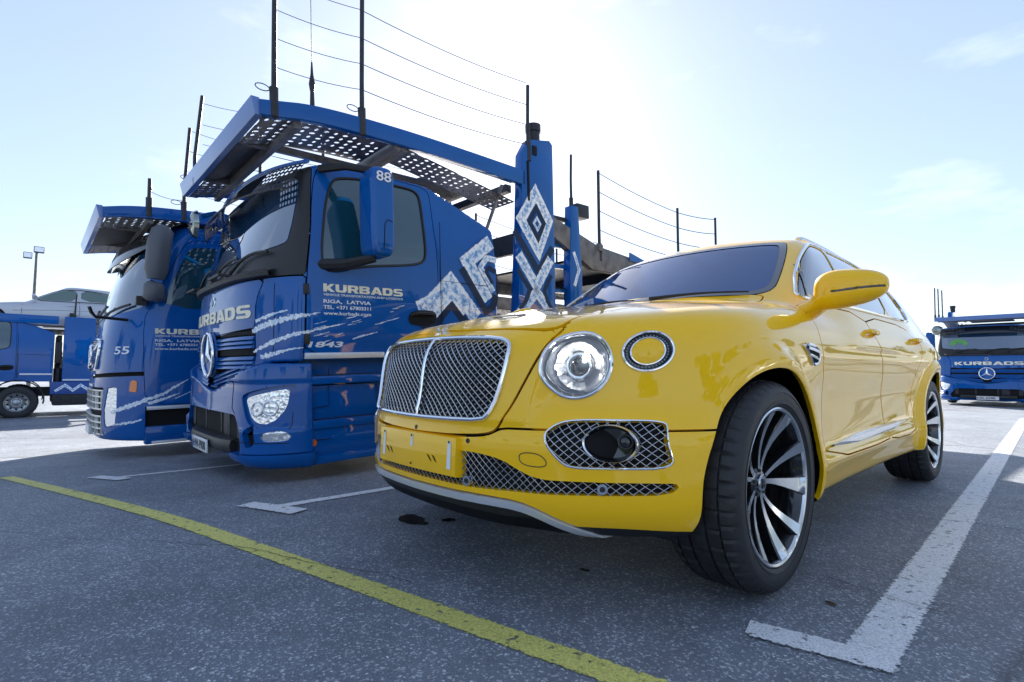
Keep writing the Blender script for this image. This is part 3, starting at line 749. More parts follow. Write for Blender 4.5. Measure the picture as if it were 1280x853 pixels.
# ---------------------------------------------------------------- the near truck with the star, number 88
T88 = thing('car_transporter', 'blue KURBADS car transporter truck numbered 88 with star emblem, beside the yellow car', 'truck', (-3.45, -1.0, -.10), (math.radians(2.5), 0, 0), 'car transporter trucks parked in a row')
SC8 = Shell(f_cab, np.arange(-1.32, 1.33, .033), np.arange(.05, 2.56, .033), np.arange(.66, 2.75, .033))
SB8 = Shell(f_bum, np.arange(-1.32, 1.33, .026), np.arange(-.02, .66, .026), np.arange(.12, 1.06, .024))
def dl(z): return .495 + .035 * np.clip(z - 1.0, -1, 1) + .09 * np.clip(z - 1.65, 0, 1)
WS8 = [(-.2, 1.80), (.5, 1.80), (.9, 1.835), (1.08, 1.862), (1.118, 1.90), (1.128, 2.36), (1.06, 2.41), (-.2, 2.43)]
k_ws = poly_region(WS8, 'xz', 1, lambda x, y, z: .62 - y)
k_blk = lambda x, y, z, N=None: np.minimum(np.minimum(z - 1.605, dl(z) - y), -k_ws(x, y, z) - .004)
k_flap = poly_region([(-.2, 1.185), (.3, 1.19), (.86, 1.215), (.885, 1.225), (.888, 1.44), (.955, 1.585), (.94, 1.60), (-.2, 1.60)], 'xz', 1, lambda x, y, z: .5 - y)
k_slot = poly_region([(-.2, .72), (.25, .78), (.55, .86), (.88, .95), (.90, 1.0), (.888, 1.21), (.86, 1.212), (.3, 1.185), (-.2, 1.18)], 'xz', 0, lambda x, y, z: .5 - y)
k_corner = lambda x, y, z, N=None: np.minimum(np.minimum(np.minimum(1.60 - z, dl(z) - y), z - .90), np.minimum(np.abs(x) - .80, np.minimum(-k_flap(x, y, z), -k_slot(x, y, z)) - .004))
DO8 = [(.500, .97), (.512, 1.30), (.522, 1.63), (.56, 1.95), (.585, 2.20), (.625, 2.45), (.70, 2.515), (1.0, 2.535), (1.56, 2.53), (1.68, 2.50), (1.705, 2.42), (1.715, 2.0), (1.725, 1.30), (1.72, 1.02), (1.70, .97), (1.2, .965)]
k_door = poly_region(DO8, 'yz', 1, lambda x, y, z: np.abs(x) - .9)
WI8 = [(.655, 1.655), (.635, 1.80), (.66, 2.0), (.70, 2.22), (.76, 2.40), (.84, 2.445), (1.05, 2.475), (1.40, 2.485), (1.55, 2.475), (1.60, 2.40), (1.605, 2.1), (1.60, 1.86), (1.55, 1.80), (1.40, 1.765), (1.0, 1.72), (.75, 1.655)]
k_win = poly_region(WI8, 'yz', 1, lambda x, y, z: np.abs(x) - .9)
k_bot = lambda x, y, z, N: np.minimum(-(N[:, 2] + .6), 1.1 - z)
panel('cab', carve(SC8, inv(k_ws, 0), inv(k_blk), inv(k_flap), inv(k_slot, 0), inv(k_corner), inv(k_door), lambda x, y, z, N: -k_bot(x, y, z, N)), BLU, T88, .02)
panel('windscreen', carve(SC8, ins(k_ws, 0)), GLW, T88, .02, -.004)
panel('pillar_cover', carve(SC8, ins(k_blk)), BLK, T88, .02)
panel('front_flap', carve(SC8, ins(k_flap)), BLU, T88, .02)
panel('grille_cavity', carve(SC8, ins(k_slot, -.01)), VOID, T88, 0, -.05)
for s in (1, -1):
    ps = lambda x, y, z, N=None: s * x - .3
    panel('corner_panel', carve(SC8, ins(k_corner), ps), BLU, T88, .02)
    dr = panel('door', carve(SC8, ins(k_door), inv(k_win, 0), ps), BLU, T88, .02)
    panel('side_window', carve(SC8, ins(k_win, 0), ps), GLT, dr, .01, -.008)
    q = dense(chaikin(WI8, 2), .04); P = np.stack([q[:, 0] * 0, q[:, 0], q[:, 1]], -1); P[:, 0] = side_x(f_cab, P[:, 1], P[:, 2]) - .003; P[:, 0] *= s
    m = M(); m.tube(P, .012, 6, closed=True); m.obj('window_seal', BLK, dr)
    m = M(); m.box(s * 1.20, s * 1.256, .50, 1.16, .968, 1.014); m.obj('white_strip', mat('white_aluminium', (.66, .68, .72), .3, .3), dr, bevel=.004)
    m = M(); m.add([(s * 1.256, a, b) for a, b in chaikin([(1.39, 1.30), (1.43, 1.375), (1.66, 1.385), (1.70, 1.33), (1.66, 1.245), (1.42, 1.24)], 2)], [tuple(range(24))]); m.obj('handle_recess', VOID, dr, smooth=0)
    m = M(); m.tube([(s * 1.25, 1.42, 1.33), (s * 1.275, 1.46, 1.345), (s * 1.275, 1.62, 1.35), (s * 1.25, 1.67, 1.345)], [.016, .02, .02, .014], 8); m.obj('handle', BLK, dr)
    m = M(); m.tube([(s * 1.252, y, z_) for y, z_ in ((1.75, 1.66), (2.0, 1.655), (2.40, 1.65))], .0035, 4); m.tube([(s * 1.252, y, z_) for y, z_ in ((1.76, 1.655), (1.765, 1.3), (1.76, 1.05))], .0035, 4); tag(m.obj('locker_seam', VOID, T88), kind='stuff')
# ribs of the grille: two bands of four ribs and the V below the star
fcy = lambda x, z: float(front_y(f_cab, x, max(z, .98 if abs(x) > .3 else .9), -.5, 1.2)[0])
def rib(x0, x1, za, zb, o0, o1, mt=BLU): front_strip(fcy, x0, x1, za, zb, o0, o1, .05, 18).obj('grille_rib', mt, T88, bevel=.003)
for s in (1, -1):
    for z0 in (1.062, .905):
        for k in range(3):
            a, b = sorted((s * .05, s * .875)); rib(a, b, z0 + .034 * k, z0 + .034 * k + .028, .012 + .006 * (2 - k), -.004 + .004 * (2 - k))
    for k in range(3):      # slanting ribs of the V
        m = M(); rows = []
        for t in np.linspace(0, 1, 14):
            x = .10 + .70 * t; zz_ = .775 + .10 * t**1.15 + .032 * k - .02; y = fcy(x, zz_); rows.append([(s * x, y + .05, zz_), (s * x, y - .02, zz_), (s * x, y - .004, zz_ + .026), (s * x, y + .05, zz_ + .026)])
        m.grid(rows); m.obj('grille_rib', BLU, T88, bevel=.002)
    for z0, z1 in ((1.168, 1.20), (1.012, 1.058)):
        m = M(); 
        for x in np.arange(.25, .86, .021): y = fcy(x, z0); m.box(s * x - .003, s * x + .003, y + .005, y + .03, z0, z1)
        tag(m.obj('slot_grid', STD, T88), kind='stuff')
y0 = fcy(0, 1.03); star_badge(T88, (0, y0 - .035, 1.03), .185)
m = M(); m.lathe([(0, .20), (.02, .185), (.02, .02)], 40); m.v = [(b, y0 - .005 - a, 1.03 + c) for a, b, c in m.v]; m.obj('emblem_dish', BLU, T88)
m = M(); yy = fcy(.0, 1.49); m.lathe([(0, .045), (.004, .044), (.005, .036)], 24); m.v = [(b, yy - a - .002, 1.49 + c) for a, b, c in m.v]; m.obj('round_badge', CHR, T88)
text('company_name', 'KURBADS', 1.62, .105, (-.78, 0, 1.30), (1, 0, 0), (0, 0, 1), GOLD, T88, .035, off=.004, conform=(f_cab, 1, -.5, 1.2))
# bumper
HL8 = [(.865, .690), (.90, .715), (1.05, .752), (1.200, .785), (1.212, .76), (1.208, .66), (1.19, .57), (1.15, .49), (1.09, .455), (1.02, .465), (.95, .50)]
HI8 = [(.905, .668), (.925, .688), (1.05, .716), (1.180, .750), (1.186, .735), (1.180, .610), (1.155, .55), (1.125, .505), (1.068, .482), (.985, .525), (.94, .60)]
FG8 = [(1.078, .412), (1.12, .436), (1.18, .445), (1.212, .405), (1.203, .372), (1.187, .362), (1.092, .362)]
OP8 = [(-.2, .548), (.70, .555), (.765, .548), (.80, .52), (.90, .37), (.905, .30), (.80, .235), (-.2, .225)]
NS8 = [(.945, .455), (1.01, .485), (1.045, .445), (1.05, .335), (.985, .315), (.965, .33)]
f5 = lambda x, y, z: .55 - y
b_hl = poly_region(HL8, 'xz', 1, f5); b_fg = poly_region(FG8, 'xz', 1, f5); b_op = poly_region(OP8, 'xz', 1, f5); b_ns = poly_region(NS8, 'xz', 1, f5); b_hi = poly_region(HI8, 'xz', 1, f5)
b_lip = lambda x, y, z, N=None: np.minimum(.268 - z, np.abs(x) - .72)
for s in (1, -1): panel('bumper_lip', carve(SB8, ins(b_lip, .003), lambda x, y, z, N=None: s * x - .3), BLU, T88, .05, .028)
panel('bumper', carve(SB8, inv(b_lip, .003), inv(b_hl, 0), inv(b_fg, 0), inv(b_op, 0), inv(b_ns, 0)), BLU, T88, .05)
panel('bumper_cavity', carve(SB8, lambda x, y, z, N=None: np.maximum(b_op(x, y, z), b_ns(x, y, z)) + .02), VOID, T88, 0, -.05)
for s in (1, -1):
    ps = lambda x, y, z, N=None: s * x - .3
    panel('lamp_surround', carve(SB8, ins(b_hl, -.01), inv(b_hi, 0), ps), BLU, T88, 0, -.022)
    h = panel('headlight', carve(SB8, ins(b_hi, 0), ps), FAC, T88, .02, -.020)
    rg = random.Random(5); m = M()
    for (x, z_, r) in ((1.02, .60, .055), (1.105, .605, .060)):
        c = np.array([x, front_y(f_bum, x, z_, -.3, .6)[0], z_]); n_ = unitn(f_bum, c)[0]; c = c - n_ * .018
        u = np.cross([0, 0, 1.], n_); u /= np.linalg.norm(u); v = np.cross(n_, u); ring = []
        for q, d in ((1.0, .004), (.86, .008), (.80, -.004), (.3, -.014), (.02, .006)): ring.append([tuple((c + (u * math.cos(a) + v * math.sin(a)) * r * q + n_ * d) * np.array([s, 1, 1])) for a in np.linspace(0, 2 * math.pi, 28, endpoint=False)])
        mm_ = M(); mm_.grid(ring, closed=True); mm_.obj('reflector', FROSTW, h)
    panel('fog_light', carve(SB8, ins(b_fg, 0), ps), FAC, T88, .02, -.015)
m = M(); rows = []
for x in np.linspace(-.66, .66, 15): y = .085 + .05 * (x / .66)**4; rows.append([(x, y + .2, .245), (x, y, .25), (x, y - .012, .30), (x, y, .345), (x, y + .06, .362), (x, y + .2, .362)])
m.grid(rows); m.add(rows[0], [(0, 1, 2, 3, 4, 5)]); m.add(rows[-1], [(5, 4, 3, 2, 1, 0)]); m.obj('bumper_step', BLK, T88, bevel=.004)
for x0, x1 in ((-.80, -.70), (-.30, -.26), (.22, .26), (.32, .50), (.70, .80)): m = M(); m.box(x0, x1, .17, .20, .36, .55); m.obj('intake_bar', STD, T88, bevel=.004)
m = M(); m.box(-.26, .26, .052, .064, .208, .318); pt = m.obj('number_plate', mat('plate_white', (.75, .76, .78), .35), T88, bevel=.003)
m = M(); m.box(-.258, -.218, .0495, .052, .210, .316); m.obj('plate_band', BLU, pt)
text('plate_number', 'HW-9908', .42, .072, (-.20, .051, .228), (1, 0, 0), (0, 0, 1), GLB, pt, .02, off=.001)
# visor
def vis(x, t): return (x, float(c_yc(2.42) + .19 * (abs(x) / 1.25)**2.6) - .03 - .17 * t, 2.555 - .24 * t - .05 * (x / 1.2)**2)
for s in (1, -1):
    m = M(); perf(m, s * .74 if s > 0 else -1.19, 1.19 if s > 0 else -.74, 0, 1, lambda a, b: 0, .052, .40, 0)
    V = []
    for (x, t, q) in m.v: V.append((x, t))
    m = M()
    for i in range(9):
        for j in range(6):
            xa, xb = s * (.74 + .05 * i), s * (.79 + .05 * i); ta, tb = j / 6, (j + 1) / 6; cx, ct = (xa + xb) / 2, (ta + tb) / 2; sq = [(xb, ct), (xb, tb), (cx, tb), (xa, tb), (xa, ct), (xa, ta), (cx, ta), (xb, ta)]
            ho = [(cx + s * .016 * math.cos(k * math.pi / 4), ct + .055 * math.sin(k * math.pi / 4)) for k in range(8)]
            m.add([vis(*p) for p in sq] + [vis(*p) for p in ho], [(k, (k + 1) % 8, 8 + (k + 1) % 8, 8 + k) for k in range(8)])
    tag(m.obj('visor_mesh', BLK, T88, fix=False, smooth=0), kind='stuff')
m = M(); m.grid([[vis(x, t) for t in np.linspace(0, 1, 5)] for x in np.linspace(-.74, .74, 16)]); m.obj('visor', mat('smoked_visor', (.010, .012, .016), .12, 0, 1), T88)
m = M(); m.tube([vis(x, 0) for x in np.linspace(-1.2, 1.2, 24)], .016, 8); m.obj('visor_rail', BLU, T88)
m = M(); m.tube([vis(x, 1) for x in np.linspace(-1.19, 1.19, 24)], .007, 6); m.obj('visor_edge', BLK, T88)
for s in (1, -1):
    for pts in ([(1.06, .34, 1.55), (1.07, .345, 1.30), (1.065, .34, 1.0)],):
        P = np.array([(x, front_y(f_cab, x, z_, -.5, 1.2)[0] - .0005, z_) for x, _, z_ in dense(pts, .05, False)]); P[:, 0] *= s; m = M(); m.tube(P, .0028, 4); m.obj('panel_seam', VOID, T88)
    for z_ in (1.12, 1.50): m = M(); m.box(*sorted((s * 1.238, s * 1.262)), .495, .535, z_ - .04, z_ + .04); m.obj('hinge', BLK, T88, bevel=.006)
    for pts in ([(.70, .93), (.70, .60), (.76, .56)], [(1.205, .90), (1.20, .45)], [(.74, .36), (1.05, .355), (1.23, .345)]):
        q = dense(pts, .03, False); P = np.stack([q[:, 0], front_y(f_bum, q[:, 0], q[:, 1], -.4, .7) - .0005, q[:, 1]], -1); P[:, 0] *= s; m = M(); m.tube(P, .0028, 4); m.obj('panel_seam', VOID, T88)
    m = M(); m.tube([(s * 1.255, 1.745, z_) for z_ in (1.05, 1.6, 2.2)], .004, 4); m.obj('panel_seam', VOID, T88)
    m = M(); m.lathe([(s * .0, .03), (s * .012, .028), (s * .014, .001)], 16, (s * 1.22, .56, .33)); m.obj('side_reflector', ORG, T88)
# wipers, grab rail and cowl
m = M(); rows = []
for x in np.linspace(-1.05, 1.05, 20): y = fcy(x, 1.62); rows.append([(x, y + .02, 1.60), (x, y - .045, 1.615), (x, y - .055, 1.65), (x, y - .01, 1.675)])
m.grid(rows); m.obj('wiper_cowl', STD, T88)
for x0, x1, z1 in ((-.75, -.2, 1.90), (-.05, .55, 1.93), (.45, .98, 1.95)):
    m = M(); P = []
    for t in np.linspace(0, 1, 8): x = x0 + (x1 - x0) * t; z_ = 1.70 + .05 * math.sin(3 * t) + .10 * t; P.append((x, float(front_y(f_cab, x, z_, -.5, 1.2)[0]) - .03, z_))
    m.tube(P, .012, 6); m.tube([(x0, P[0][1] - .02, 1.655), P[2]], .014, 6); m.obj('wiper', BLK, T88)
for x in (-.70, .35):
    m = M(); y = fcy(x, 1.62); m.tube([(x - .16, y, 1.66), (x - .16, y - .10, 1.67), (x + .16, y - .10, 1.67), (x + .16, y, 1.66)], .013, 8); m.obj('grab_handle', BLK, T88)
# overhead front mirror on the far corner, main mirrors
m = M(); m.tube([(-1.12, .62, 2.56), (-1.18, .46, 2.60), (-1.22, .34, 2.56)], .028, 8); m.obj('mirror_arm', BLU, T88)
m = M(); m.lathe([(-.05, .0), (-.06, .06), (-.03, .14), (.01, .165), (.012, .15), (.005, .02)], 28); m.v = [(b * .85 - 1.22, a + .28, c * .95 + 2.46) for a, b, c in m.v]; m.obj('front_mirror', mat('convex_mirror', (.3, .32, .30), .06, 1), T88)
for s in (1, -1):
    def f_m(P, s=s):
        X, Y, Z = np.abs((P[..., 0] - 1.49) / .125), np.abs((P[..., 1] - (.985 + .02 * (P[..., 0] - 1.5))) / .098), np.abs((P[..., 2] - 2.10) / .35)
        return ((X**7 + Y**4.5 + Z**7)**(1 / 5.5) - 1) * .09
    S_ = Shell(f_m, np.arange(1.34, 1.67, .016), np.arange(.84, 1.13, .014), np.arange(1.70, 2.50, .03)); P, N, T = S_.P, S_.N, S_.T
    q = (P * np.array([s, 1, 1]), N * np.array([s, 1, 1]), T if s > 0 else T[:, ::-1]); mr = panel('mirror', q, BLU, T88, 0)
    m = M(); m.tube([(s * 1.20, .62, 1.70), (s * 1.34, .78, 1.70), (s * 1.50, .96, 1.745)], [.05, .045, .035], 8); m.obj('mirror_arm', BLK, mr); m = M(); m.tube([(s * 1.18, .66, 2.47), (s * 1.35, .80, 2.475), (s * 1.48, .96, 2.44)], [.035, .032, .03], 8); m.obj('mirror_arm', BLK, mr)
    m = M(); m.tube([(s * 1.617, 1.05, 2.02), (s * 1.617, 1.01, 2.03), (s * 1.617, .985, 2.0), (s * 1.617, .975, 1.80)], .003, 5); m.obj('mirror_seam', VOID, mr)
n88 = text('truck_number', '88', .125, .075, (1.615, .918, 2.325), (0, 1, 0), (0, 0, 1), WHT, T88, .01, off=.0035)
SN = [n88]
door_print(T88, 1.25, .645, 1.551)
text('model_number', '1843', .27, .042, (1.25, .525, 1.058), (0, 1, 0), (0, 0, 1), WHT, T88, .03, off=.002, shear=.35, conform=(f_cab, 0, 1.6, .9))
# steps, arch, chassis
for s in (1, -1): m = M(); m.box(*sorted((s * 1.02, s * 1.12)), .50, 1.30, .20, .97); m.obj('step_well', BLU, T88)
for s in (1, -1):
    for z_, y1 in ((.80, 1.18), (.46, 1.18), (.19, 1.20)):
        m = M(); a, b = sorted((s * 1.10, s * 1.235)); m.box(a, b, .53, y1, z_ - .03, z_ + .035); m.obj('step', BLU, T88, bevel=.012)
        m = M(); a, b = sorted((s * 1.12, s * 1.20)); m.box(a, b, .56, y1 - .03, z_ + .037, z_ + .042); m.obj('tread_plate', STD, T88)
    m = M(); m.prism([(.53, .22), (1.20, .22), (1.20, .44), (.53, .44)], 0, s * 1.14, s * 1.215); m.prism([(.53, .50), (1.12, .50), (1.10, .76), (.53, .76)], 0, s * 1.12, s * 1.19); m.obj('step_panel', BLU, T88, bevel=.01)
    rows = []
    for a in np.linspace(-.25, math.pi + .25, 22):
        c, d = math.cos(a), math.sin(a); rows.append([(s * .92, 1.78 - .50 * c, .50 + .47 * d), (s * 1.24, 1.78 - .50 * c, .50 + .47 * d), (s * 1.25, 1.78 - .53 * c, .50 + .50 * d)])
    m = M(); m.grid(rows); m.obj('wheel_arch', BLK, T88)
m = M(); m.box(-.45, -.37, .6, 9.5, .55, .78); m.box(.37, .45, .6, 9.5, .55, .78)
for y in np.arange(1, 9.4, .9): m.box(-.37, .37, y, y + .08, .60, .74)
tag(m.obj('chassis', STD, T88), kind='stuff')
for s in (1, -1):
    m = M(); m.prism([(2.45, .32), (4.7, .32), (4.75, .9), (2.45, .9)], 0, *sorted((s * .75, s * 1.20))); m.obj('side_light_block', STD, T88, bevel=.06)  # box added beside the frame to block light under the truck
    m = M(); m.prism([(.62, .24), (1.25, .24), (1.25, .6), (.62, .6)], 0, *sorted((s * .5, s * 1.0))); m.obj('front_light_block', BLK, T88, bevel=.02)  # added box behind the bumper, keeps light out below the cab
m = M(); m.cyl((-1.0, 1.78, .43), (1.0, 1.78, .43), .09, n=12); m.obj('axle', STD, T88)
TW = truck_wheel(T88, 1.07, 1.78, .43, 1)
for (y, s) in ((1.78, -1), (5.7, 1), (5.7, -1), (7.0, 1), (7.0, -1)): truck_wheel(T88, s * 1.07, y, .43, s, TW)
# ---- load gear
RAIL = [(.20, 2.862), (.32, 2.885), (.56, 2.937), (.98, 2.962), (1.51, 2.970), (2.05, 2.962), (2.87, 2.94)]
def rail_obj(root, RAIL, x, s, h=.135, grow=.05, mt=BLU):
    m = M(); rows = []
    P = chaikin(RAIL, 2, False); n = len(P)
    for i, (y, z_) in enumerate(P):
        hh = h * (.82 + grow * 8 * i / n); rows.append([(x - .035, y, z_ - hh), (x + .035, y, z_ - hh), (x + .035, y, z_), (x - .035, y, z_)])
    m.grid(rows, closed=True); m.add(rows[0], [(0, 1, 2, 3)]); m.add(rows[-1], [(3, 2, 1, 0)]); return m.obj('side_rail', mt, root, bevel=.008)
def platform(root, RAIL, wr=.62, dots=1, tail=True):
    zr = lambda x, y: float(np.interp(y, [p[0] for p in RAIL], [p[1] for p in RAIL])) - .115
    for s in (1, -1): rail_obj(root, RAIL, s * 1.215, s)
    y0 = RAIL[0][0]
    m = M(); m.add([(-1.235, y0 - .03, zr(0, y0) + .0), (1.235, y0 - .03, zr(0, y0)), (1.235, y0 - .06, zr(0, y0) + .13), (-1.235, y0 - .06, zr(0, y0) + .13), (-1.235, y0 + .02, zr(0, y0)), (1.235, y0 + .02, zr(0, y0)), (1.235, y0 - .0, zr(0, y0) + .13), (-1.235, y0 - .0, zr(0, y0) + .13)], [(0, 1, 2, 3), (7, 6, 5, 4), (0, 4, 5, 1), (3, 2, 6, 7), (0, 3, 7, 4), (1, 5, 6, 2)])
    m.obj('front_beam', mat('pale_blue_edge', (.10, .20, .48), .35, coat=.5), root, bevel=.006)
    for s, seed in ((1, 3), (-1, 8)):
        m = M(); a, b = sorted((s * .60, s * 1.20)); perf(m, a, b, y0 + .03, 1.30, lambda x, y: zr(x, y) - .004, .082, .024, .006, skip=.10, seed=seed)
        tag(m.obj('perforated_deck', STL, root, fix=False, smooth=0), kind='stuff')
        m = M(); a, b = sorted((s * .82, s * 1.20)); perf(m, a, b, 1.42, 2.75, lambda x, y: zr(x, y) - .03 - .16 * (y - 1.42), .075, .020, .006, skip=.15, seed=seed + 1)
        tag(m.obj('perforated_deck', STL, root, fix=False, smooth=0), kind='stuff')
        m = M(); m.box(*sorted((s * .56, s * .60)), y0 + .02, 1.34, zr(0, .5) - .05, zr(0, .5) + .01); m.obj('deck_edge', STL, root)
    m = M(); m.add([(-.58, y0 + .02, zr(0, y0)), (.58, y0 + .02, zr(0, y0)), (.58, .46, zr(0, .5) + .01), (-.58, .46, zr(0, .5) + .01)], [(0, 1, 2, 3)]); m.add([(-.58, y0 + .02, zr(0, y0) + .02), (.58, y0 + .02, zr(0, y0) + .02), (.58, .46, zr(0, .5) + .03), (-.58, .46, zr(0, .5) + .03)], [(0, 1, 2, 3)]); m.obj('front_plate', STD, root, smooth=0)
    for y in (.46, 1.32, 1.40): m = M(); m.box(-1.2, 1.2, y, y + .05, zr(0, y) - .06, zr(0, y) + .02); m.obj('cross_beam', STL, root)
    m = M(); m.box(-.55, .55, 1.42, 2.7, zr(0, 2) - .02, zr(0, 2)); m.obj('deck_plate', STD, root)
platform(T88, RAIL)
def post(root, x, y, z0, z1, r=.019, lean=.02, ring=True):
    m = M(); m.tube([(x, y, z0 - .12), (x, y + .004, z0 + .3), (x, y + lean, z1)], [r * 1.15, r, r], 8); o = m.obj('post', STD, root)
    m = M(); m.cyl((x, y, z0 - .14), (x, y, z0 + .08), r * 1.7, n=10); m.obj('post_socket', STD, o)
    if ring:
        m = M(); m.tube([(x - .0, y - .03 - .05 + .05 * math.cos(a), z0 + .06 + .025 * math.sin(a)) for a in np.linspace(0, 6.28, 14, endpoint=False)], .004, 5, closed=True); m.obj('lock_ring', STD, o)
    return o
def cable(root, a, b, sag=.02, r=.003, n=10):
    a, b = np.array(a, float), np.array(b, float); m = M(); m.tube([tuple(a + (b - a) * t - np.array([0, 0, sag * 4 * t * (1 - t)])) for t in np.linspace(0, 1, n)], r, 4); return m.obj('cable', STD, root)
X8 = 1.235
post(T88, X8, .30, 2.90, 4.05); post(T88, X8, 1.00, 2.96, 4.02); post(T88, X8, 2.94, 3.20, 3.90, ring=False)
post(T88, -X8, .28, 2.90, 3.90, lean=.08); post(T88, -X8, .95, 2.96, 3.95); post(T88, -X8, 1.7, 2.97, 3.98)
for k, h in enumerate((.24, .46, .68, .92)):
    cable(T88, (X8, .31, 2.90 + h), (X8, 1.0, 2.96 + h)); cable(T88, (X8, 1.0, 2.96 + h), (X8, 2.93, 3.0 + h), .04, .004)
    cable(T88, (-X8, .36, 2.90 + h), (-X8, .95, 2.96 + h)); cable(T88, (-X8, .95, 2.96 + h), (-X8, 1.7, 2.97 + h)); cable(T88, (-X8, 1.7, 2.97 + h), (-X8, 3.1, 3.0 + h), .03)
m = M(); m.tube([(1.20, .60, 2.93), (1.20, .60, 3.06), (1.20, .60, 3.12), (1.20, .60, 3.20), (1.20, .60, 3.30)], [.020, .016, .026, .012, .006], 8); m.tube([(1.20, .60, 3.28), (1.20, .60, 4.3)], .0035, 5); m.obj('aerial', BLK, T88)
# portal: printed pillar and slim rear pillar, both sides
for s in (1, -1):
    m = M(); a, b = sorted((s * 1.13, s * 1.25)); pr = [(2.68, .95), (3.30, .95), (3.32, 3.33), (3.27, 3.37), (2.95, 3.30), (2.84, 3.12), (2.80, 2.4)]
    m.prism(pr, 0, a, b); p = m.obj('pillar', BLU, T88, bevel=.015)
    m = M(); m.cyl((s * 1.13, 3.13, 3.30), (s * 1.13, 3.13, 3.50), .075, n=20); m.cyl((s * 1.13, 3.13, 3.46), (s * 1.13, 3.13, 3.54), .088, n=20); m.obj('cylinder', BLK, p)
    m = M(); a, b = sorted((s * 1.25, s * 1.262)); m.box(a, b, 2.90, 2.925, 2.62, 3.05); m.box(a, b, 2.99, 3.05, 3.14, 3.24); m.obj('pillar_slot', VOID, p)
    m = M(); a, b = sorted((s * 1.14, s * 1.25)); m.prism([(3.56, .95), (3.76, .95), (3.78, 1.9), (3.74, 2.70), (3.62, 2.70), (3.56, 1.9)], 0, a, b); m.obj('rear_pillar', BLU, T88, bevel=.012)
    m = M(); a, b = sorted((s * 1.08, s * 1.22)); m.box(a, b, 3.76, 3.98, 2.60, 2.76); m.obj('work_lamp', BLK, T88, bevel=.01)
    post(T88, s * 1.21, 3.66, 2.72, 3.32, .015, ring=False)
    for z_ in (2.54, 2.22, 1.98, 1.70, 1.4):
        m = M(); a, b = sorted((s * 1.12, s * 1.18)); m.box(a, b, 3.27, 3.60, z_ - .03, z_ + .02); m.obj('rung', BLU if z_ < 2.5 else STD, T88, bevel=.006)
    # upper deck beam and lower deck
    m = M(); m.prism([(3.28, 2.52), (4.12, 2.28), (5.3, 2.16), (9.4, 2.16), (9.4, 1.98), (5.3, 1.96), (4.0, 1.98), (3.28, 2.30)], 0, *sorted((s * 1.15, s * 1.24))); m.obj('deck_beam', STL, T88, bevel=.008)
    m = M(); m.prism([(4.75, 2.165), (5.32, 2.15), (4.76, 2.275)], 0, *sorted((s * 1.241, s * 1.256))); m.obj('gusset', BLU, T88)
    m = M(); perf(m, *sorted((s * .75, s * 1.20)), 3.3, 5.6, lambda x, y: 1.72 - .05 * (y - 3.3), .09, .024, .006, seed=4); tag(m.obj('perforated_deck', STL, T88, fix=False, smooth=0), kind='stuff')
    m = M(); m.box(*sorted((s * 1.10, s * 1.22)), 3.27, 9.4, 1.28, 1.46); m.obj('lower_beam', STD, T88)
    m = M(); m.tube([(s * 1.22, 4.14, 2.22), (s * 1.22, 4.16, 2.30)], .05, 8); m.obj('post_foot', STL, T88)
    pp = [(4.16, 2.24, 3.24), (6.05, 2.28, 3.10), (7.25, 2.28, 3.15)]
    for (y, z0, z1) in pp: post(T88, s * 1.22, y, z0, z1, .019, ring=y < 5)
    for k in range(4):
        h = .93 - .24 * k
        cable(T88, (s * 1.22, 4.20, 2.28 + h), (s * 1.22, 6.05, 2.15 + h * .95), .03, .0055); cable(T88, (s * 1.22, 6.05, 2.15 + h * .95), (s * 1.22, 7.25, 2.19 + h), .02, .006)
    m = M(); m.tube([(s * 1.15, 2.35, 2.15), (s * 1.15, 2.62, 2.75)], .02, 6); m.obj('strut', STL, T88)
m = M(); m.box(-1.1, 1.1, 3.3, 3.36, 2.20, 2.45); m.box(-1.1, 1.1, 2.72, 2.80, 2.72, 2.80); m.box(-1.1, 1.1, 5.2, 5.28, 2.0, 2.12); tag(m.obj('cross_member', STD, T88), kind='stuff')
m = M(); m.add([(-1.12, 4.0, 2.16), (1.12, 4.0, 2.16), (1.12, 9.3, 2.12), (-1.12, 9.3, 2.12)], [(0, 1, 2, 3)]); m.add([(-1.12, 4.0, 2.13), (1.12, 4.0, 2.13), (1.12, 9.3, 2.09), (-1.12, 9.3, 2.09)], [(0, 1, 2, 3)]); m.obj('upper_deck', STD, T88, smooth=0)
m = M(); m.box(-.8, .8, 2.50, 2.60, .8, 2.2); m.box(.55, .72, 2.52, 2.64, 1.0, 1.55); m.tube([(.9, 2.50, 1.9), (.95, 2.60, 1.6), (.92, 2.58, 1.2), (.7, 2.60, 1.0)], .025, 8); m.tube([(1.05, 2.52, 2.15), (1.06, 2.60, 1.7), (1.04, 2.56, 1.2)], .018, 8); m.cyl((1.0, 2.54, .95), (1.0, 2.54, 1.30), .09, n=14); tag(m.obj('rear_wall_gear', STD, T88), kind='stuff')
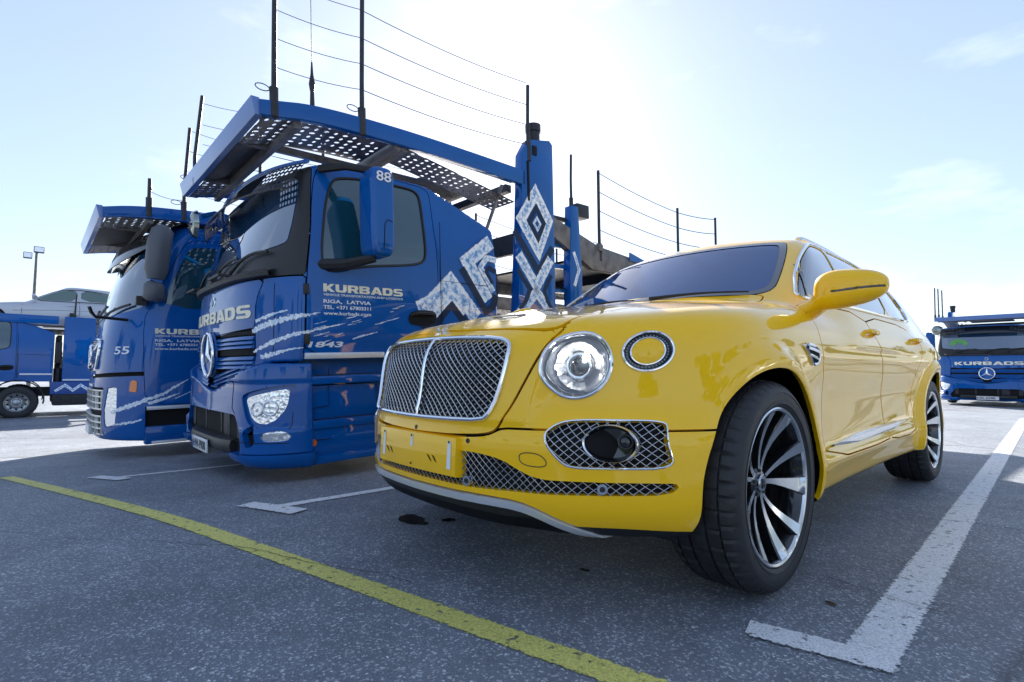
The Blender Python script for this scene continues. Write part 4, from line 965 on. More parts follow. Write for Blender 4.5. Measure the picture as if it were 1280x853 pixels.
# ice blue pattern on cab rear and pillar
def glyph(root, outline, x, closed=False):
    flat_stroke('ice_pattern', outline, .175, FRO, root, x, closed, .003)
G1 = [(1.46, 1.40), (1.86, 1.70), (2.19, 1.37)]
G2 = [(2.25, 1.40), (2.42, 1.47)]
flat_stroke('ice_shadow', [(1.50, 1.30), (1.62, 1.20), (1.86, 1.46), (2.05, 1.25)], .085, NAV, T88, 1.25, off=.0025)
flat_stroke('ice_pattern', [(1.50, 1.385), (1.63, 1.44), (1.86, 1.655), (2.16, 1.33)], .165, FRO, T88, 1.25, off=.0035)
flat_stroke('ice_pattern', [(1.62, 1.285), (1.70, 1.37), (1.87, 1.53), (2.02, 1.37)], .07, FRO, T88, 1.25, off=.0045)
flat_stroke('ice_shadow', [(1.99, 1.80), (2.28, 1.40), (2.37, 1.45), (2.41, 1.57)], .075, NAV, T88, 1.25, off=.0025)
flat_stroke('ice_pattern', [(2.36, 2.10), (2.06, 1.875), (2.31, 1.51)], .155, FRO, T88, 1.243, off=.0090)
flat_stroke('ice_pattern', [(2.43, 1.92), (2.30, 1.93), (2.22, 1.83), (2.38, 1.60)], .065, FRO, T88, 1.246, off=.0095)
flat_stroke('ice_shadow', [(2.42, 1.80), (2.33, 1.84), (2.29, 1.79), (2.37, 1.68)], .04, NAV, T88, 1.247, off=.0100)
PX = 1.25
flat_stroke('ice_shadow', [(2.69, 2.27), (3.04, 1.86), (3.27, 2.15)], .085, NAV, T88, PX, off=.0025)
flat_stroke('ice_pattern', [(3.02, 2.72), (2.79, 2.40), (3.04, 2.09), (3.22, 2.45)], .135, FRO, T88, PX, True, .0035)
flat_stroke('ice_shadow', [(3.03, 2.56), (2.91, 2.39), (3.04, 2.22), (3.14, 2.41)], .055, NAV, T88, PX, True, .0045)
flat_stroke('ice_pattern', [(3.03, 2.45), (2.98, 2.385), (3.035, 2.32), (3.08, 2.39)], .030, FRO, T88, PX, True, .0055)
flat_stroke('ice_pattern', [(2.74, 2.02), (3.0, 1.70), (3.235, 2.02)], .13, FRO, T88, PX, off=.0035)
flat_stroke('ice_shadow', [(2.72, 1.86), (2.90, 1.66), (2.84, 1.54), (2.74, 1.44)], .05, NAV, T88, PX, off=.0045)
flat_stroke('ice_shadow', [(3.24, 1.84), (3.12, 1.66), (3.16, 1.55), (3.25, 1.44)], .05, NAV, T88, PX, off=.0045)
flat_stroke('ice_pattern', [(2.74, 1.40), (3.0, 1.64), (3.235, 1.40)], .12, FRO, T88, PX, off=.0035)
flat_stroke('ice_pattern', [(3.63, 2.15), (3.72, 1.95), (3.63, 1.75)], .05, FRO, T88, 1.25, off=.003)
# splash marks sweeping back from the grille corner
for pts, wd in (([(.86, .25, 1.19), (1.05, .33, 1.25), (1.19, .44, 1.285), (1.25, .62, 1.325)], [.06, .10, .07, .02]), ([(.90, .25, 1.27), (1.08, .35, 1.32), (1.17, .41, 1.34)], [.04, .05, .015]),
                ([(.88, .24, 1.03), (1.05, .33, 1.10), (1.19, .43, 1.15), (1.25, .62, 1.20), (1.25, .82, 1.245)], [.03, .07, .05, .03, .01]), ([(.95, .28, .99), (1.1, .36, 1.02), (1.20, .44, 1.05), (1.24, .49, 1.055)], [.07, .06, .03, .01]),
                ([(1.25, .88, 1.12), (1.25, .98, 1.15), (1.25, 1.10, 1.18)], [.02, .025, .008])):
    ribbon('splash_mark', pts, wd, SPL, T88, f_cab, .0035)
rg = random.Random(11)
for k in range(16):
    y_ = rg.uniform(.50, 1.25); z_ = 1.10 + .17 * (y_ - .4) + rg.uniform(-.05, .14); l_ = rg.uniform(.04, .13)
    ribbon('splash_mark', [(1.25, y_, z_), (1.25, y_ + l_ * .5, z_ + l_ * .12), (1.25, y_ + l_, z_ + l_ * .28)], [.006, rg.uniform(.012, .028), .004], SPL, T88, f_cab, .0035, step=.015)

# ---------------------------------------------------------------- the second truck, number 55
T55 = thing('car_transporter', 'blue car transporter truck numbered 55 with grey mirror and dark visor, left of truck 88', 'truck', (-6.55, -1.55, -.25), (math.radians(1.5), 0, 0), 'car transporter trucks parked in a row')
S5 = Shell(f_cab55, np.arange(-1.33, 1.34, .035), np.arange(-.05, 2.27, .035), np.arange(.18, 2.95, .035))
dz5 = lambda z: .435 + .0 * z + .42 * np.clip(z - 1.62, 0, 2)
q_ws = poly_region([(-.2, 1.66), (.7, 1.67), (1.05, 1.72), (1.13, 1.80), (1.06, 2.15), (.98, 2.50), (.90, 2.60), (-.2, 2.62)], 'xz', 1, lambda x, y, z: .9 - y)
q_door = poly_region([(.44, 1.06), (.44, 1.60), (.50, 1.75), (.62, 2.05), (.78, 2.42), (.86, 2.55), (1.0, 2.585), (1.62, 2.585), (1.70, 2.54), (1.72, 2.4), (1.72, .70), (1.70, .65), (1.10, .64), (.46, .64)], 'yz', 1, lambda x, y, z: np.abs(x) - .8)
q_win = poly_region([(.60, 1.745), (.66, 1.95), (.80, 2.30), (.88, 2.47), (1.0, 2.50), (1.58, 2.50), (1.62, 2.45), (1.62, 1.80), (1.58, 1.74)], 'yz', 1, lambda x, y, z: np.abs(x) - .8)
q_step = poly_region([(.46, .30), (.46, .625), (1.08, .63), (1.10, .30)], 'yz', 0, lambda x, y, z: np.abs(x) - .8)
q_arch = lambda x, y, z, N=None: np.minimum(.50 - np.sqrt((y - 1.42)**2 + (np.maximum(z - .55, 0))**2), np.abs(x) - .8)
q_gr = poly_region([(-.2, .28), (.70, .28), (.745, .32), (.765, .80), (.74, .835), (-.2, .835)], 'xz', 0, lambda x, y, z: .5 - y)
q_lamp = poly_region([(.815, .385), (.80, .60), (.835, .83), (.965, .85), (.985, .60), (.965, .42)], 'xz', 0, lambda x, y, z: .5 - y)
q_gap = lambda x, y, z, N=None: np.minimum(.022 - np.abs(z - (.955 + .03 * np.clip(np.abs(x), 0, 1.2))), .45 - y)
q_or = poly_region([(1.105, .79), (1.108, .915), (1.165, .918), (1.168, .785)], 'xz', 0, lambda x, y, z: .42 - y)
q_cut = lambda x, y, z, N=None: np.minimum(.006 - np.abs(y - .437), .95 - z)
q_all = [q_ws, q_door, q_step, q_arch, q_gr, q_lamp, q_gap, q_or]
panel('cab', carve(S5, *[inv(g, .002) for g in q_all]), BLU, T55, .03)
lp = carve(S5, inv(q_arch, 0)); panel('cab_lining', (lp[0] - lp[1] * .05, lp[1], lp[2]), VOID, T55, 0)
panel('windscreen', carve(S5, ins(q_ws, 0)), GLW, T55, .02, -.004)
for s in (1, -1):
    ps = lambda x, y, z, N=None: s * x - .3
    dr = panel('door', carve(S5, ins(q_door), inv(q_win, 0), inv(q_arch, .01), ps), BLU, T55, .02)
    panel('side_window', carve(S5, ins(q_win, 0), ps), GLT, dr, .01, -.008)
    panel('headlight', carve(S5, ins(q_lamp), ps), FAC, T55, .02, -.006)
    panel('marker_lamp', carve(S5, ins(q_or, 0), ps), ORG, T55, .01, .004)
    m = M(); m.box(*sorted((s * 1.235, s * 1.262)), .47, 1.0, .585, .625); m.obj('white_strip', MATS['white_aluminium'], T55, bevel=.004)
    m = M(); m.box(*sorted((s * 1.235, s * 1.262)), .52, 1.06, .205, .235); m.obj('white_strip', MATS['white_aluminium'], T55, bevel=.004)
    m = M(); m.box(*sorted((s * 1.10, s * 1.24)), .46, 1.12, .20, .40); m.obj('step', BLU, T55, bevel=.02)
    # mirror housings in grey plastic
    GREY = mat('grey_plastic', (.10, .11, .13), .5)
    m = M(); m.tube([(s * 1.33, .52, 2.05), (s * 1.335, .525, 2.14), (s * 1.34, .55, 2.45), (s * 1.34, .58, 2.60), (s * 1.33, .59, 2.64)], [.085, .115, .12, .11, .07], 14); mr = m.obj('mirror', GREY, T55, smooth=60)
    m = M(); m.tube([(s * 1.33, .50, 1.80), (s * 1.33, .505, 1.84), (s * 1.33, .51, 1.97), (s * 1.33, .515, 2.01)], [.07, .105, .105, .07], 14); m.obj('lower_mirror', GREY, mr, smooth=60)
    m = M(); m.tube([(s * 1.15, .42, 1.80), (s * 1.25, .44, 1.86), (s * 1.33, .50, 2.02)], [.035, .03, .03], 8); m.obj('mirror_arm', BLK, mr); m = M(); m.box(*sorted((s * 1.12, s * 1.22)), .36, .46, 1.76, 1.86); m.obj('mirror_bracket', BLK, mr)
fv = lambda x, z: float(front_y(f_cab55, x, z, -.6, 1.5)[0])
for z0, z1 in ((.59, .80), (.30, .51)):
    m = M(); 
    o = front_strip(fv, -.74, .74, z0, z1, -.03, -.03, .06, 20).obj('grille_back', VOID, T55)
    for k in range(4):
        z_ = z0 + (z1 - z0) * k / 3; front_strip(fv, -.75, .75, z_ - .009, z_ + .009, .006, .006, .04, 20).obj('grille_bar', SIL, T55, bevel=.003)
    for k in range(9):
        x = -.72 + .18 * k; y = fv(x, (z0 + z1) / 2); m = M(); m.box(x - .008, x + .008, y - .004, y + .05, z0, z1); m.obj('grille_upright', SIL, T55)
# framed badge panel with diagonal bar
m = M(); fr = [(-.46, 1.04), (.46, 1.04), (.50, 1.10), (.52, 1.34), (.48, 1.40), (-.48, 1.40), (-.52, 1.34), (-.50, 1.10)]; P = [(a, fv(a, b) - .012, b) for a, b in dense(chaikin(fr, 2), .05)]; m.tube(P, .020, 8, closed=True); m.obj('badge_frame', CHR, T55)
for k in range(4): front_strip(fv, -.46, .46, 1.09 + .07 * k, 1.125 + .07 * k, .002, -.008, .02, 12).obj('badge_slat', STD, T55)
m = M(); m.tube([(-.44, fv(-.44, 1.08) - .02, 1.08), (0, fv(0, 1.22) - .03, 1.22), (.44, fv(.44, 1.37) - .02, 1.37)], .018, 8)
m.tube([(.11 * math.cos(a), fv(0, 1.22) - .03, 1.22 + .11 * math.sin(a)) for a in np.linspace(0, 6.283, 28, endpoint=False)], .018, 8, closed=True); m.obj('ring_emblem', CHR, T55)
m = M(); rows = []
for x in np.linspace(-1.17, 1.17, 24):
    u_ = (abs(x) / 1.17)**2; lo_ = np.array([.20 + .46 * u_, 2.28 + .29 * u_]); up_ = np.array([.44 + .30 * u_, 2.66 + .05 * u_]); rows.append([(x, *(up_ + (0, .0))), (x, *(up_ * .6 + lo_ * .4 + np.array([-.05, .03]))), (x, *(up_ * .25 + lo_ * .75 + np.array([-.03, .02]))), (x, *lo_)])
m.grid(rows); m.grid([[(p[0], p[1] + .012, p[2]) for p in r] for r in rows]); m.obj('visor', mat('smoked_acrylic', (.012, .014, .016), .08, 0, 1), T55)
m = M(); rows = [[(x, .43 + .14 * k + .30 * (abs(x) / 1.17)**2, 2.67 + .04 * (abs(x) / 1.17)**2 + .11 * math.sin(k * .9)) for k in range(4)] for x in np.linspace(-1.12, 1.12, 16)]; m.grid(rows); m.obj('roof_cap', GREY, T55)
for x0, x1 in ((-.7, -.15), (.0, .55), (.5, 1.0)):
    m = M(); m.tube([(x0 + (x1 - x0) * t, fv(x0 + (x1 - x0) * t, 1.66 + .12 * t) - .04, 1.66 + .12 * t) for t in np.linspace(0, 1, 6)], .014, 6); m.obj('wiper', BLK, T55)
m = M(); m.tube([(1.0, fv(1.0, 1.6) - .02, 1.60), (1.05, .02, 1.62), (1.12, -.02, 1.66), (1.14, -.04, 1.72)], .018, 6); m.obj('wide_mirror', BLK, T55)
text('truck_number', '55', .18, .085, (.885, 0, 1.215), (1, 0, 0), (0, 0, 1), WHT, T55, .01, off=.004, conform=(f_cab55, 1, -.5, 1.5))
door_print(T55, 1.25, .535, 1.50, .78)
m = M(); m.box(-.26, .26, fv(0, .3) - .035, fv(0, .3) + .02, .27, .38); m.obj('number_plate', MATS['plate_white'], T55)
for pts, wd in (([(.93, .17, .56), (1.1, .29, .62), (1.22, .42, .68), (1.25, .62, .76), (1.25, .87, .92)], [.05, .10, .08, .06, .01]), ([(.95, .18, .42), (1.15, .33, .45), (1.23, .42, .48)], [.03, .05, .03]), ([(1.25, .48, .66), (1.25, .62, .70), (1.25, .78, .76)], [.06, .05, .01]), ([(1.25, .74, .70), (1.25, .95, .80)], [.02, .01])):
    ribbon('splash_mark', pts, wd, SPL, T55, f_cab55, .0035)
platform(T55, [(.05, 2.80), (.30, 2.86), (.7, 2.90), (1.4, 2.92), (2.75, 2.90)])
post(T55, X8, .46, 2.90, 3.08, ring=False); post(T55, X8, .80, 2.92, 3.90, lean=.05); post(T55, X8, 2.6, 2.9, 3.9)
cable(T55, (X8, .46, 3.06), (X8, .80, 3.02), .03)
for h in (.2, .45, .7, .95): cable(T55, (X8, .83, 2.92 + h), (X8, 2.6, 2.9 + h), .05)
for s in (1, -1):
    m = M(); m.prism([(2.66, .95), (3.2, .95), (3.2, 3.3), (2.8, 3.2), (2.7, 2.5)], 0, *sorted((s * 1.02, s * 1.25))); m.obj('pillar', BLU, T55, bevel=.015)
    m = M(); m.prism([(3.2, 2.5), (4.1, 2.3), (9.4, 2.2), (9.4, 2.0), (4.0, 2.0), (3.2, 2.3)], 0, *sorted((s * 1.12, s * 1.21))); m.obj('deck_beam', STL, T55)
    truck_wheel(T55, s * 1.07, 1.42, .43, s, TW); truck_wheel(T55, s * 1.07, 5.7, .43, s, TW)
m = M(); m.add([(-1.12, 3.4, 2.36), (1.12, 3.4, 2.36), (1.12, 9.3, 2.15), (-1.12, 9.3, 2.15)], [(0, 1, 2, 3)]); m.obj('upper_deck', STD, T55, smooth=0)
m = M(); m.box(-.45, -.37, .6, 9.5, .55, .78); m.box(.37, .45, .6, 9.5, .55, .78); m.box(-1.0, 1.0, 2.2, 2.3, .6, 2.4); tag(m.obj('chassis', STD, T55), kind='stuff')

# ---------------------------------------------------------------- far right truck facing us, and the far left one seen from its side
def copy_truck(src, name, label, loc, rz, skip):
    r = src.copy(); COL.objects.link(r); r.name = name; r.location = loc; r.rotation_euler = (0, 0, rz); r['label'] = label
    for ch in list(src.children):
        if not skip(ch): copy_tree(ch, r)
    return r
base = lambda o: o.name.split('.')[0]
TF = copy_truck(T88, 'car_transporter', 'distant blue car transporter facing us behind the yellow car, green vest behind its windscreen', (-.23, 19.9, -.17), 0, lambda o: base(o) in ('truck_number', 'aerial', 'splash_mark') or base(o) == 'number_plate')
m = M(); m.box(-.26, .26, .052, .064, .208, .318); pt2 = m.obj('number_plate', MATS['plate_white'], TF); text('plate_number', 'HX-5590', .42, .072, (-.24, .051, .228), (1, 0, 0), (0, 0, 1), GLB, pt2, .02, off=.001)
m = M(); V = [vis(-.9 + .12 * k, 0) for k in range(2)]
pv = [(-.93, 1.98), (-.84, 2.12), (-.68, 2.16), (-.50, 2.10), (-.42, 1.97), (-.50, 1.93), (-.58, 2.00), (-.70, 2.03), (-.78, 1.94)]
m.add([(a, float(front_y(f_cab, a, b, -.5, 1.2)[0]) - .004, b) for a, b in pv], [tuple(range(9))]); m.obj('safety_vest', mat('hi_vis_green', (.12, .38, .10), .6), TF, smooth=0)
TL = copy_truck(T88, 'car_transporter', 'blue transporter cab seen from the side at the far left, silver coupe on its deck', (-17.75, -4.1, -.50), 0, lambda o: base(o) in ('truck_number', 'aerial', 'splash_mark', 'post', 'cable', 'side_rail', 'perforated_deck', 'front_plate', 'cross_beam', 'front_beam', 'pillar', 'company_line', 'address', 'company_name', 'ice_pattern', 'ice_shadow', 'deck_plate', 'deck_edge', 'mirror', 'visor', 'visor_mesh', 'front_mirror', 'mirror_arm', 'upper_deck', 'deck_beam', 'rear_pillar', 'work_lamp', 'strut', 'gusset'))
m = M(); m.box(1.16, 1.25, -.3, 2.50, 2.47, 2.68); m.box(-1.25, -1.16, -.3, 2.50, 2.47, 2.68); tag(m.obj('side_rail', BLU, TL, bevel=.01), kind='stuff')
m = M(); m.box(1.02, 1.25, 2.62, 3.28, .95, 2.68); m.obj('pillar', BLU, TL, bevel=.015)
m = M(); m.box(1.02, 1.24, 2.40, 3.26, .62, .95); m.obj('side_skirt', BLD, TL, bevel=.01)
m = M(); m.box(1.25, 1.262, 2.64, 3.26, .98, 1.02); m.obj('white_strip', MATS['white_aluminium'], TL)
m = M(); m.box(1.252, 1.262, 1.80, 2.42, 1.13, 1.17); m.obj('white_strip', MATS['white_aluminium'], TL)
flat_stroke('ice_pattern', [(2.50, .70), (2.70, .86), (2.86, .72), (3.02, .86), (3.2, .72)], .07, FRO, TL, 1.24, off=.003)
m = M(); m.box(.9, 1.18, 2.46, 2.60, 1.45, 2.0); m.obj('rear_wall_gear', BLK, TL, bevel=.01)
post(TL, 1.2, 2.82, 2.66, 3.3, .02)
m = M(); m.box(-1.15, 1.15, -.3, 5.6, 2.30, 2.34); m.obj('deck_plate', STD, TL)
for s in (1, -1):
    m = M(); m.box(*sorted((s * 1.12, s * 1.24)), 3.28, 5.7, 2.25, 2.45); m.obj('deck_beam', STL, TL)
    m = M(); m.box(*sorted((s * 1.10, s * 1.22)), 5.5, 5.7, .8, 2.25); m.obj('rear_pillar', BLU, TL)

# ---------------------------------------------------------------- silver coupe riding on the far left transporter
c_sr = cspline([-.9, -.75, -.4, 0, .5, .9, 1.3, 2.0, 3.0, 3.4, 3.75, 3.9], [.52, .63, .74, .80, .87, .90, .92, .94, .98, .99, .96, .90])
def f_cpe(P):
    x, y, z = P[..., 0], P[..., 1], P[..., 2]; ax = np.abs(x)
    v = smax((-.88 + .35 * (ax / .9)**3.5 + .25 * (z - .5)**2 - y) * .9, ax - (.90 - .10 * (z - .55)**2 * 3 - .03 * (y - 1.5)**2 * .3 + .02 * gau(y, .4) + .025 * gau(y - 2.8, .4)), .14)
    v = smax(v, z - c_sr(y) + .06 * ax**2, .12); v = smax(v, (y - 3.85 + .2 * ax**3), .15); v = smax(v, .22 - z, .05)
    g = smax((.62 + (z - .88) * 1.75 + .2 * ax**2 - y) * .5, (ax - (.82 - (z - .85) * .55)) * .85, .07); g = smax(g, z - (1.385 - .045 * (y - 1.75)**2 - .05 * ax**2), .10); g = smax(g, (y - (3.55 - (z - .95) * 2.0)) * .45, .1)
    g = smax(g, .7 - z, .02); return smin(v, g, .05)
CPE = thing('silver_coupe', 'silver coupe standing on the deck of the far left blue transporter', 'car', (-17.75, -2.95, 1.70))
SCP = Shell(f_cpe, np.arange(-1.0, 1.01, .04), np.arange(-1.0, 3.98, .045), np.arange(.16, 1.46, .035))
SPNT = mat('silver_car_paint', (.50, .52, .57), .3, .3, .9)
c_ar = lambda x, y, z, N=None: np.minimum(np.maximum(.36 - np.sqrt(y**2 + (z - .33)**2), .36 - np.sqrt((y - 2.8)**2 + (z - .33)**2)), np.abs(x) - .5)
c_w1 = poly_region([(.80, .93), (1.15, 1.13), (1.50, 1.26), (1.72, 1.28), (1.72, .96), (1.2, .93)], 'yz', 1, lambda x, y, z: np.abs(x) - .4)
c_w2 = poly_region([(1.80, .96), (1.80, 1.285), (2.2, 1.26), (2.55, 1.16), (2.72, 1.05), (2.6, .98)], 'yz', 1, lambda x, y, z: np.abs(x) - .4)
c_ws = poly_region([(-.2, .93), (.62, .96), (.62, 1.1), (.52, 1.29), (-.2, 1.31)], 'xz', 1, lambda x, y, z: 1.6 - y)
c_rw = poly_region([(-.2, .99), (.55, 1.0), (.50, 1.26), (-.2, 1.28)], 'xz', 1, lambda x, y, z: y - 2.3)
panel('body', carve(SCP, *[inv(g, 0) for g in (c_ar, c_w1, c_w2, c_ws, c_rw)]), SPNT, CPE, .03)
panel('windscreen', carve(SCP, ins(c_ws, 0)), GLW, CPE, 0, -.004); panel('rear_window', carve(SCP, ins(c_rw, 0)), GLS, CPE, 0, -.004)
lp = carve(SCP, inv(c_ar, 0)); panel('inner_shell', (lp[0] - lp[1] * .06, lp[1], lp[2]), VOID, CPE, 0)
SGL = mat('pale_side_glass', (.10, .16, .15), .03, 0, 1)
for s in (1, -1):
    for pts in ([(.66, .95), (.62, .75), (.60, .35)], [(1.76, .95), (1.78, .70), (1.76, .35)], [(2.62, 1.0), (2.55, .8), (2.35, .62)], [(.45, .60), (1.2, .66), (2.4, .70)], [(-.7, .60), (-.2, .78), (.6, .86)]):
        q = dense(pts, .06, False); P = np.stack([side_x(f_cpe, q[:, 0], q[:, 1]), q[:, 0], q[:, 1]], -1); P[:, 0] *= s; m = M(); m.tube(P, .005, 4); m.obj('panel_seam', STD, CPE)
    q = dense(chaikin([(.74, .90), (1.15, 1.16), (1.55, 1.295), (2.2, 1.28), (2.6, 1.17), (2.80, 1.03), (2.6, .955), (1.7, .93)], 1), .06); P = np.stack([side_x(f_cpe, q[:, 0], q[:, 1]) + .003, q[:, 0], q[:, 1]], -1); P[:, 0] *= s; m = M(); m.tube(P, .012, 5, closed=True); m.obj('window_trim', BLK, CPE)
    m = M(); m.box(*sorted((s * .875, s * .905)), 1.50, 1.68, .80, .83); m.obj('handle', SPNT, CPE, bevel=.006)
    for g in (c_w1, c_w2): panel('side_window', carve(SCP, ins(g, 0), (lambda s: lambda x, y, z, N=None: s * x)(s)), SGL, CPE, 0, -.003)
    m = M(); m.tube([(s * .80, .86, .94), (s * .90, .84, .99), (s * 1.0, .85, 1.0), (s * 1.03, .86, .98)], [.03, .06, .065, .04], 8); m.obj('mirror', SPNT, CPE)
for y in (0, 2.8):
    for s in (1, -1):
        wl = bpy.data.objects.new('wheel', None); link(wl, CPE); wl.location = (s * .80, y, .33)
        m = M(); m.lathe([(s * .09, .23), (s * .11, .26), (s * .10, .32), (s * .06, .335), (-s * .10, .335), (-s * .11, .23)], 40); m.obj('tyre', RUB, wl)
        m = M(); m.lathe([(s * .09, .23), (s * .085, .20), (s * .03, .19), (s * .03, .01)], 30); m.obj('rim', SIL, wl)

# ---------------------------------------------------------------- floodlight mast, trees far behind
LM = thing('floodlight_mast', 'tall slim mast with two floodlights above the silver coupe', 'street lamp', (-40, -2.2, -.5))
m = M(); m.tube([(0, 0, 0), (0, 0, 4), (0, 0, 8.2)], [.11, .09, .06], 10); m.obj('pole', STL, LM)
for dx, dy, dz, sz in ((0, .10, 8.35, .24), (0, -.38, 7.95, .20)):
    m = M(); m.box(-.16, .16, dy - sz, dy + sz, dz - .18, dz + .18); f = m.obj('floodlight', STD, LM, bevel=.04); m = M(); m.box(.162, .175, dy - sz * .85, dy + sz * .85, dz - .14, dz + .14); m.obj('lamp_glass', FROSTW, f)
# ================================================================ the yellow car (front axle at the origin, nose towards -y)
CAR = thing('parked_car', 'glossy yellow luxury SUV with wide mesh grille and round headlights between white bay lines', 'car')
gy = np.concatenate([np.arange(-1.08, .66, .0145), np.arange(.66, 4.42, .026)])
SH = Shell(f_body, np.arange(-1.071, 1.08, .0195), gy, np.arange(.15, 1.80, .0165))

def front(lim): return lambda x, y, z: lim - y
arch_r = .436
def g_arch(x, y, z, N=None):
    ax = np.abs(x); r = -9 * np.ones_like(x)
    for yc in (WHEEL_F, WHEEL_R):
        d = arch_r - np.sqrt((y - yc)**2 + (z - WHEEL_Z)**2)
        leg = np.minimum(arch_r - .004 - np.abs(y - yc), WHEEL_Z - z)
        r = np.maximum(r, np.maximum(d, leg))
    return np.minimum(r, ax - .55)
def g_under(x, y, z, N): return np.minimum(-(N[:, 2] + .60), .40 - z) if N is not None else None
GR = [(-.408, .905), (-.36, .921), (-.2, .929), (0, .932), (.2, .929), (.36, .921), (.408, .905), (.418, .88), (.415, .82), (.398, .72), (.378, .66), (.358, .641), (.2, .636), (0, .633), (-.2, .636), (-.358, .641), (-.378, .66), (-.398, .72), (-.415, .82), (-.418, .88)]
g_gr = poly_region(GR, 'xz', 1, front(-.5), sym=False)
SI = [(.553, .597), (.575, .634), (.612, .650), (.722, .651), (.818, .649), (.832, .625), (.842, .560), (.852, .500), (.738, .499), (.640, .499), (.606, .513)]
g_si = poly_region(SI, 'xz', 1, front(-.3))
LI = [(-.10, .528), (.268, .530), (.351, .529), (.425, .515), (.480, .483), (.540, .460), (.658, .456), (.855, .453), (.862, .446), (.846, .416), (.737, .413), (.609, .413), (.429, .411), (.257, .409), (-.10, .408)]
g_li = poly_region(LI, 'xz', 1, front(-.3))
HL = np.array([.600, .829]); HR = .1065
HL2 = np.array([.763, .878]); HR2 = .0665
def g_circ(c, rx, rz):
    return lambda x, y, z, N=None: np.minimum((1 - np.sqrt(((np.abs(x) - c[0]) / rx)**2 + ((z - c[1]) / rz)**2)) * min(rx, rz), -.25 - y)
g_fog = lambda X, Z: np.sqrt(((np.abs(X) - .716) / .064)**2 + ((Z - .576) / .058)**2) - 1
g_hl = g_circ(HL, .0835, .1105); g_hl2 = g_circ(HL2, .0565, .0665)
BN = [(-.2, -.815), (.2, -.812), (.36, -.795), (.48, -.76), (.534, -.717), (.540, -.66), (.545, -.50), (.556, -.325), (.590, -.05), (.628, .20), (.672, .45), (.705, .60), (.66, .62), (.4, .56), (.2, .545), (-.2, .545)]
def top_only(x, y, z): return z - .94 + .0 * y
g_bn = poly_region(BN, 'xy', 1, top_only)
SU = [(-.2, .574), (.15, .577), (.30, .586), (.375, .594), (.412, .615), (.451, .703), (.478, .773), (.511, .862), (.534, .92), (.549, .945), (.549, .985), (.40, 1.02), (-.2, 1.03)]
g_su0 = poly_region(SU, 'xz', 1, front(-.62))
g_su = lambda x, y, z, N=None: np.minimum(g_su0(x, y, z), -g_bn(x, y, z) - .005)
def g_bu(x, y, z, N=None):            # front bumper skin, below the cut line and ahead of the arch
    line = np.interp(np.abs(x), [0, .15, .30, .375, .412, .44, .6], [.574, .577, .586, .594, .612, .616, .618])
    return np.minimum(np.minimum(line - z, -.02 - y), -g_su0(x, y, z) - .004)
SK = [(-.2, .384), (.2, .386), (.35, .389), (.475, .380), (.544, .358), (.60, .318), (.66, .27), (.66, .1), (-.2, .1)]
g_sk = poly_region(SK, 'xz', 1, front(-.3))
side = lambda x, y, z: np.abs(x) - .62
DF = [(.598, 1.155), (.590, 1.04), (.572, .93), (.615, .80), (.648, .70), (.632, .58), (.622, .415), (1.72, .415), (1.762, .47), (1.735, .65), (1.700, .80), (1.625, .93), (1.572, 1.0), (1.552, 1.155)]
DR = [(1.558, 1.155), (1.578, 1.0), (1.631, .93), (1.706, .80), (1.741, .65), (1.768, .47), (1.775, .415), (2.36, .415), (2.45, .52), (2.415, .62), (2.44, .75), (2.52, .86), (2.60, .96), (2.66, 1.06), (2.67, 1.155)]
g_df = poly_region(DF, 'yz', 1, side); g_dr = poly_region(DR, 'yz', 1, side)
WS = [(-.3, 1.218), (.3, 1.212), (.56, 1.200), (.672, 1.205), (.712, 1.232), (.700, 1.30), (.655, 1.45), (.607, 1.565), (.57, 1.590), (.41, 1.603), (-.3, 1.61)]
g_ws = poly_region(WS, 'xz', 1, lambda x, y, z: np.minimum(1.7 - y, (y - .28)))
def win(poly): return poly_region(poly, 'yz', 1, lambda x, y, z: np.abs(x) - .5)
WQ = [(.705, 1.187), (.78, 1.247), (.88, 1.318), (.955, 1.372), (.870, 1.275), (.772, 1.186)]
WF = [(.800, 1.187), (.885, 1.285), (.985, 1.395), (1.13, 1.480), (1.30, 1.556), (1.44, 1.588), (1.585, 1.592), (1.60, 1.58), (1.535, 1.42), (1.42, 1.20), (1.30, 1.198)]
WR = [(1.48, 1.203), (1.60, 1.42), (1.668, 1.585), (1.70, 1.595), (2.10, 1.597), (2.38, 1.588), (2.50, 1.568), (2.44, 1.42), (2.30, 1.215), (2.0, 1.21)]
WB = [(2.36, 1.218), (2.50, 1.42), (2.56, 1.555), (2.75, 1.53), (2.98, 1.46), (3.10, 1.38), (3.14, 1.30), (3.05, 1.24), (2.8, 1.222)]
g_w = [win(p) for p in (WQ, WF, WR, WB)]
g_rw = poly_region([(-.3, 1.22), (.55, 1.22), (.60, 1.27), (.52, 1.52), (.45, 1.55), (-.3, 1.56)], 'xz', 1, lambda x, y, z: y - 3.35)
g_tl = poly_region([(.48, .98), (.62, .90), (.80, .90), (.86, .97), (.84, 1.08), (.60, 1.10), (.50, 1.06)], 'xz', 1, lambda x, y, z: y - 3.4)
holes = [g_arch, g_gr, g_si, g_li, g_hl, g_hl2]
regs = [g_bn, g_su, g_bu, g_sk, g_df, g_dr, g_ws, g_rw, g_tl] + g_w
body = carve(SH, lambda x, y, z, N: -g_under(x, y, z, N), *[inv(g, 0) for g in holes], *[inv(g) for g in regs])
panel('body', body, YEL, CAR, .02)
panel('underbody', carve(SH, g_under, inv(g_arch, 0)), BLK, CAR, 0)
panel('bonnet', carve(SH, ins(g_bn)), YEL, CAR, .02)
panel('grille_surround', carve(SH, ins(g_su), inv(g_gr, 0)), YEL, CAR, .02)
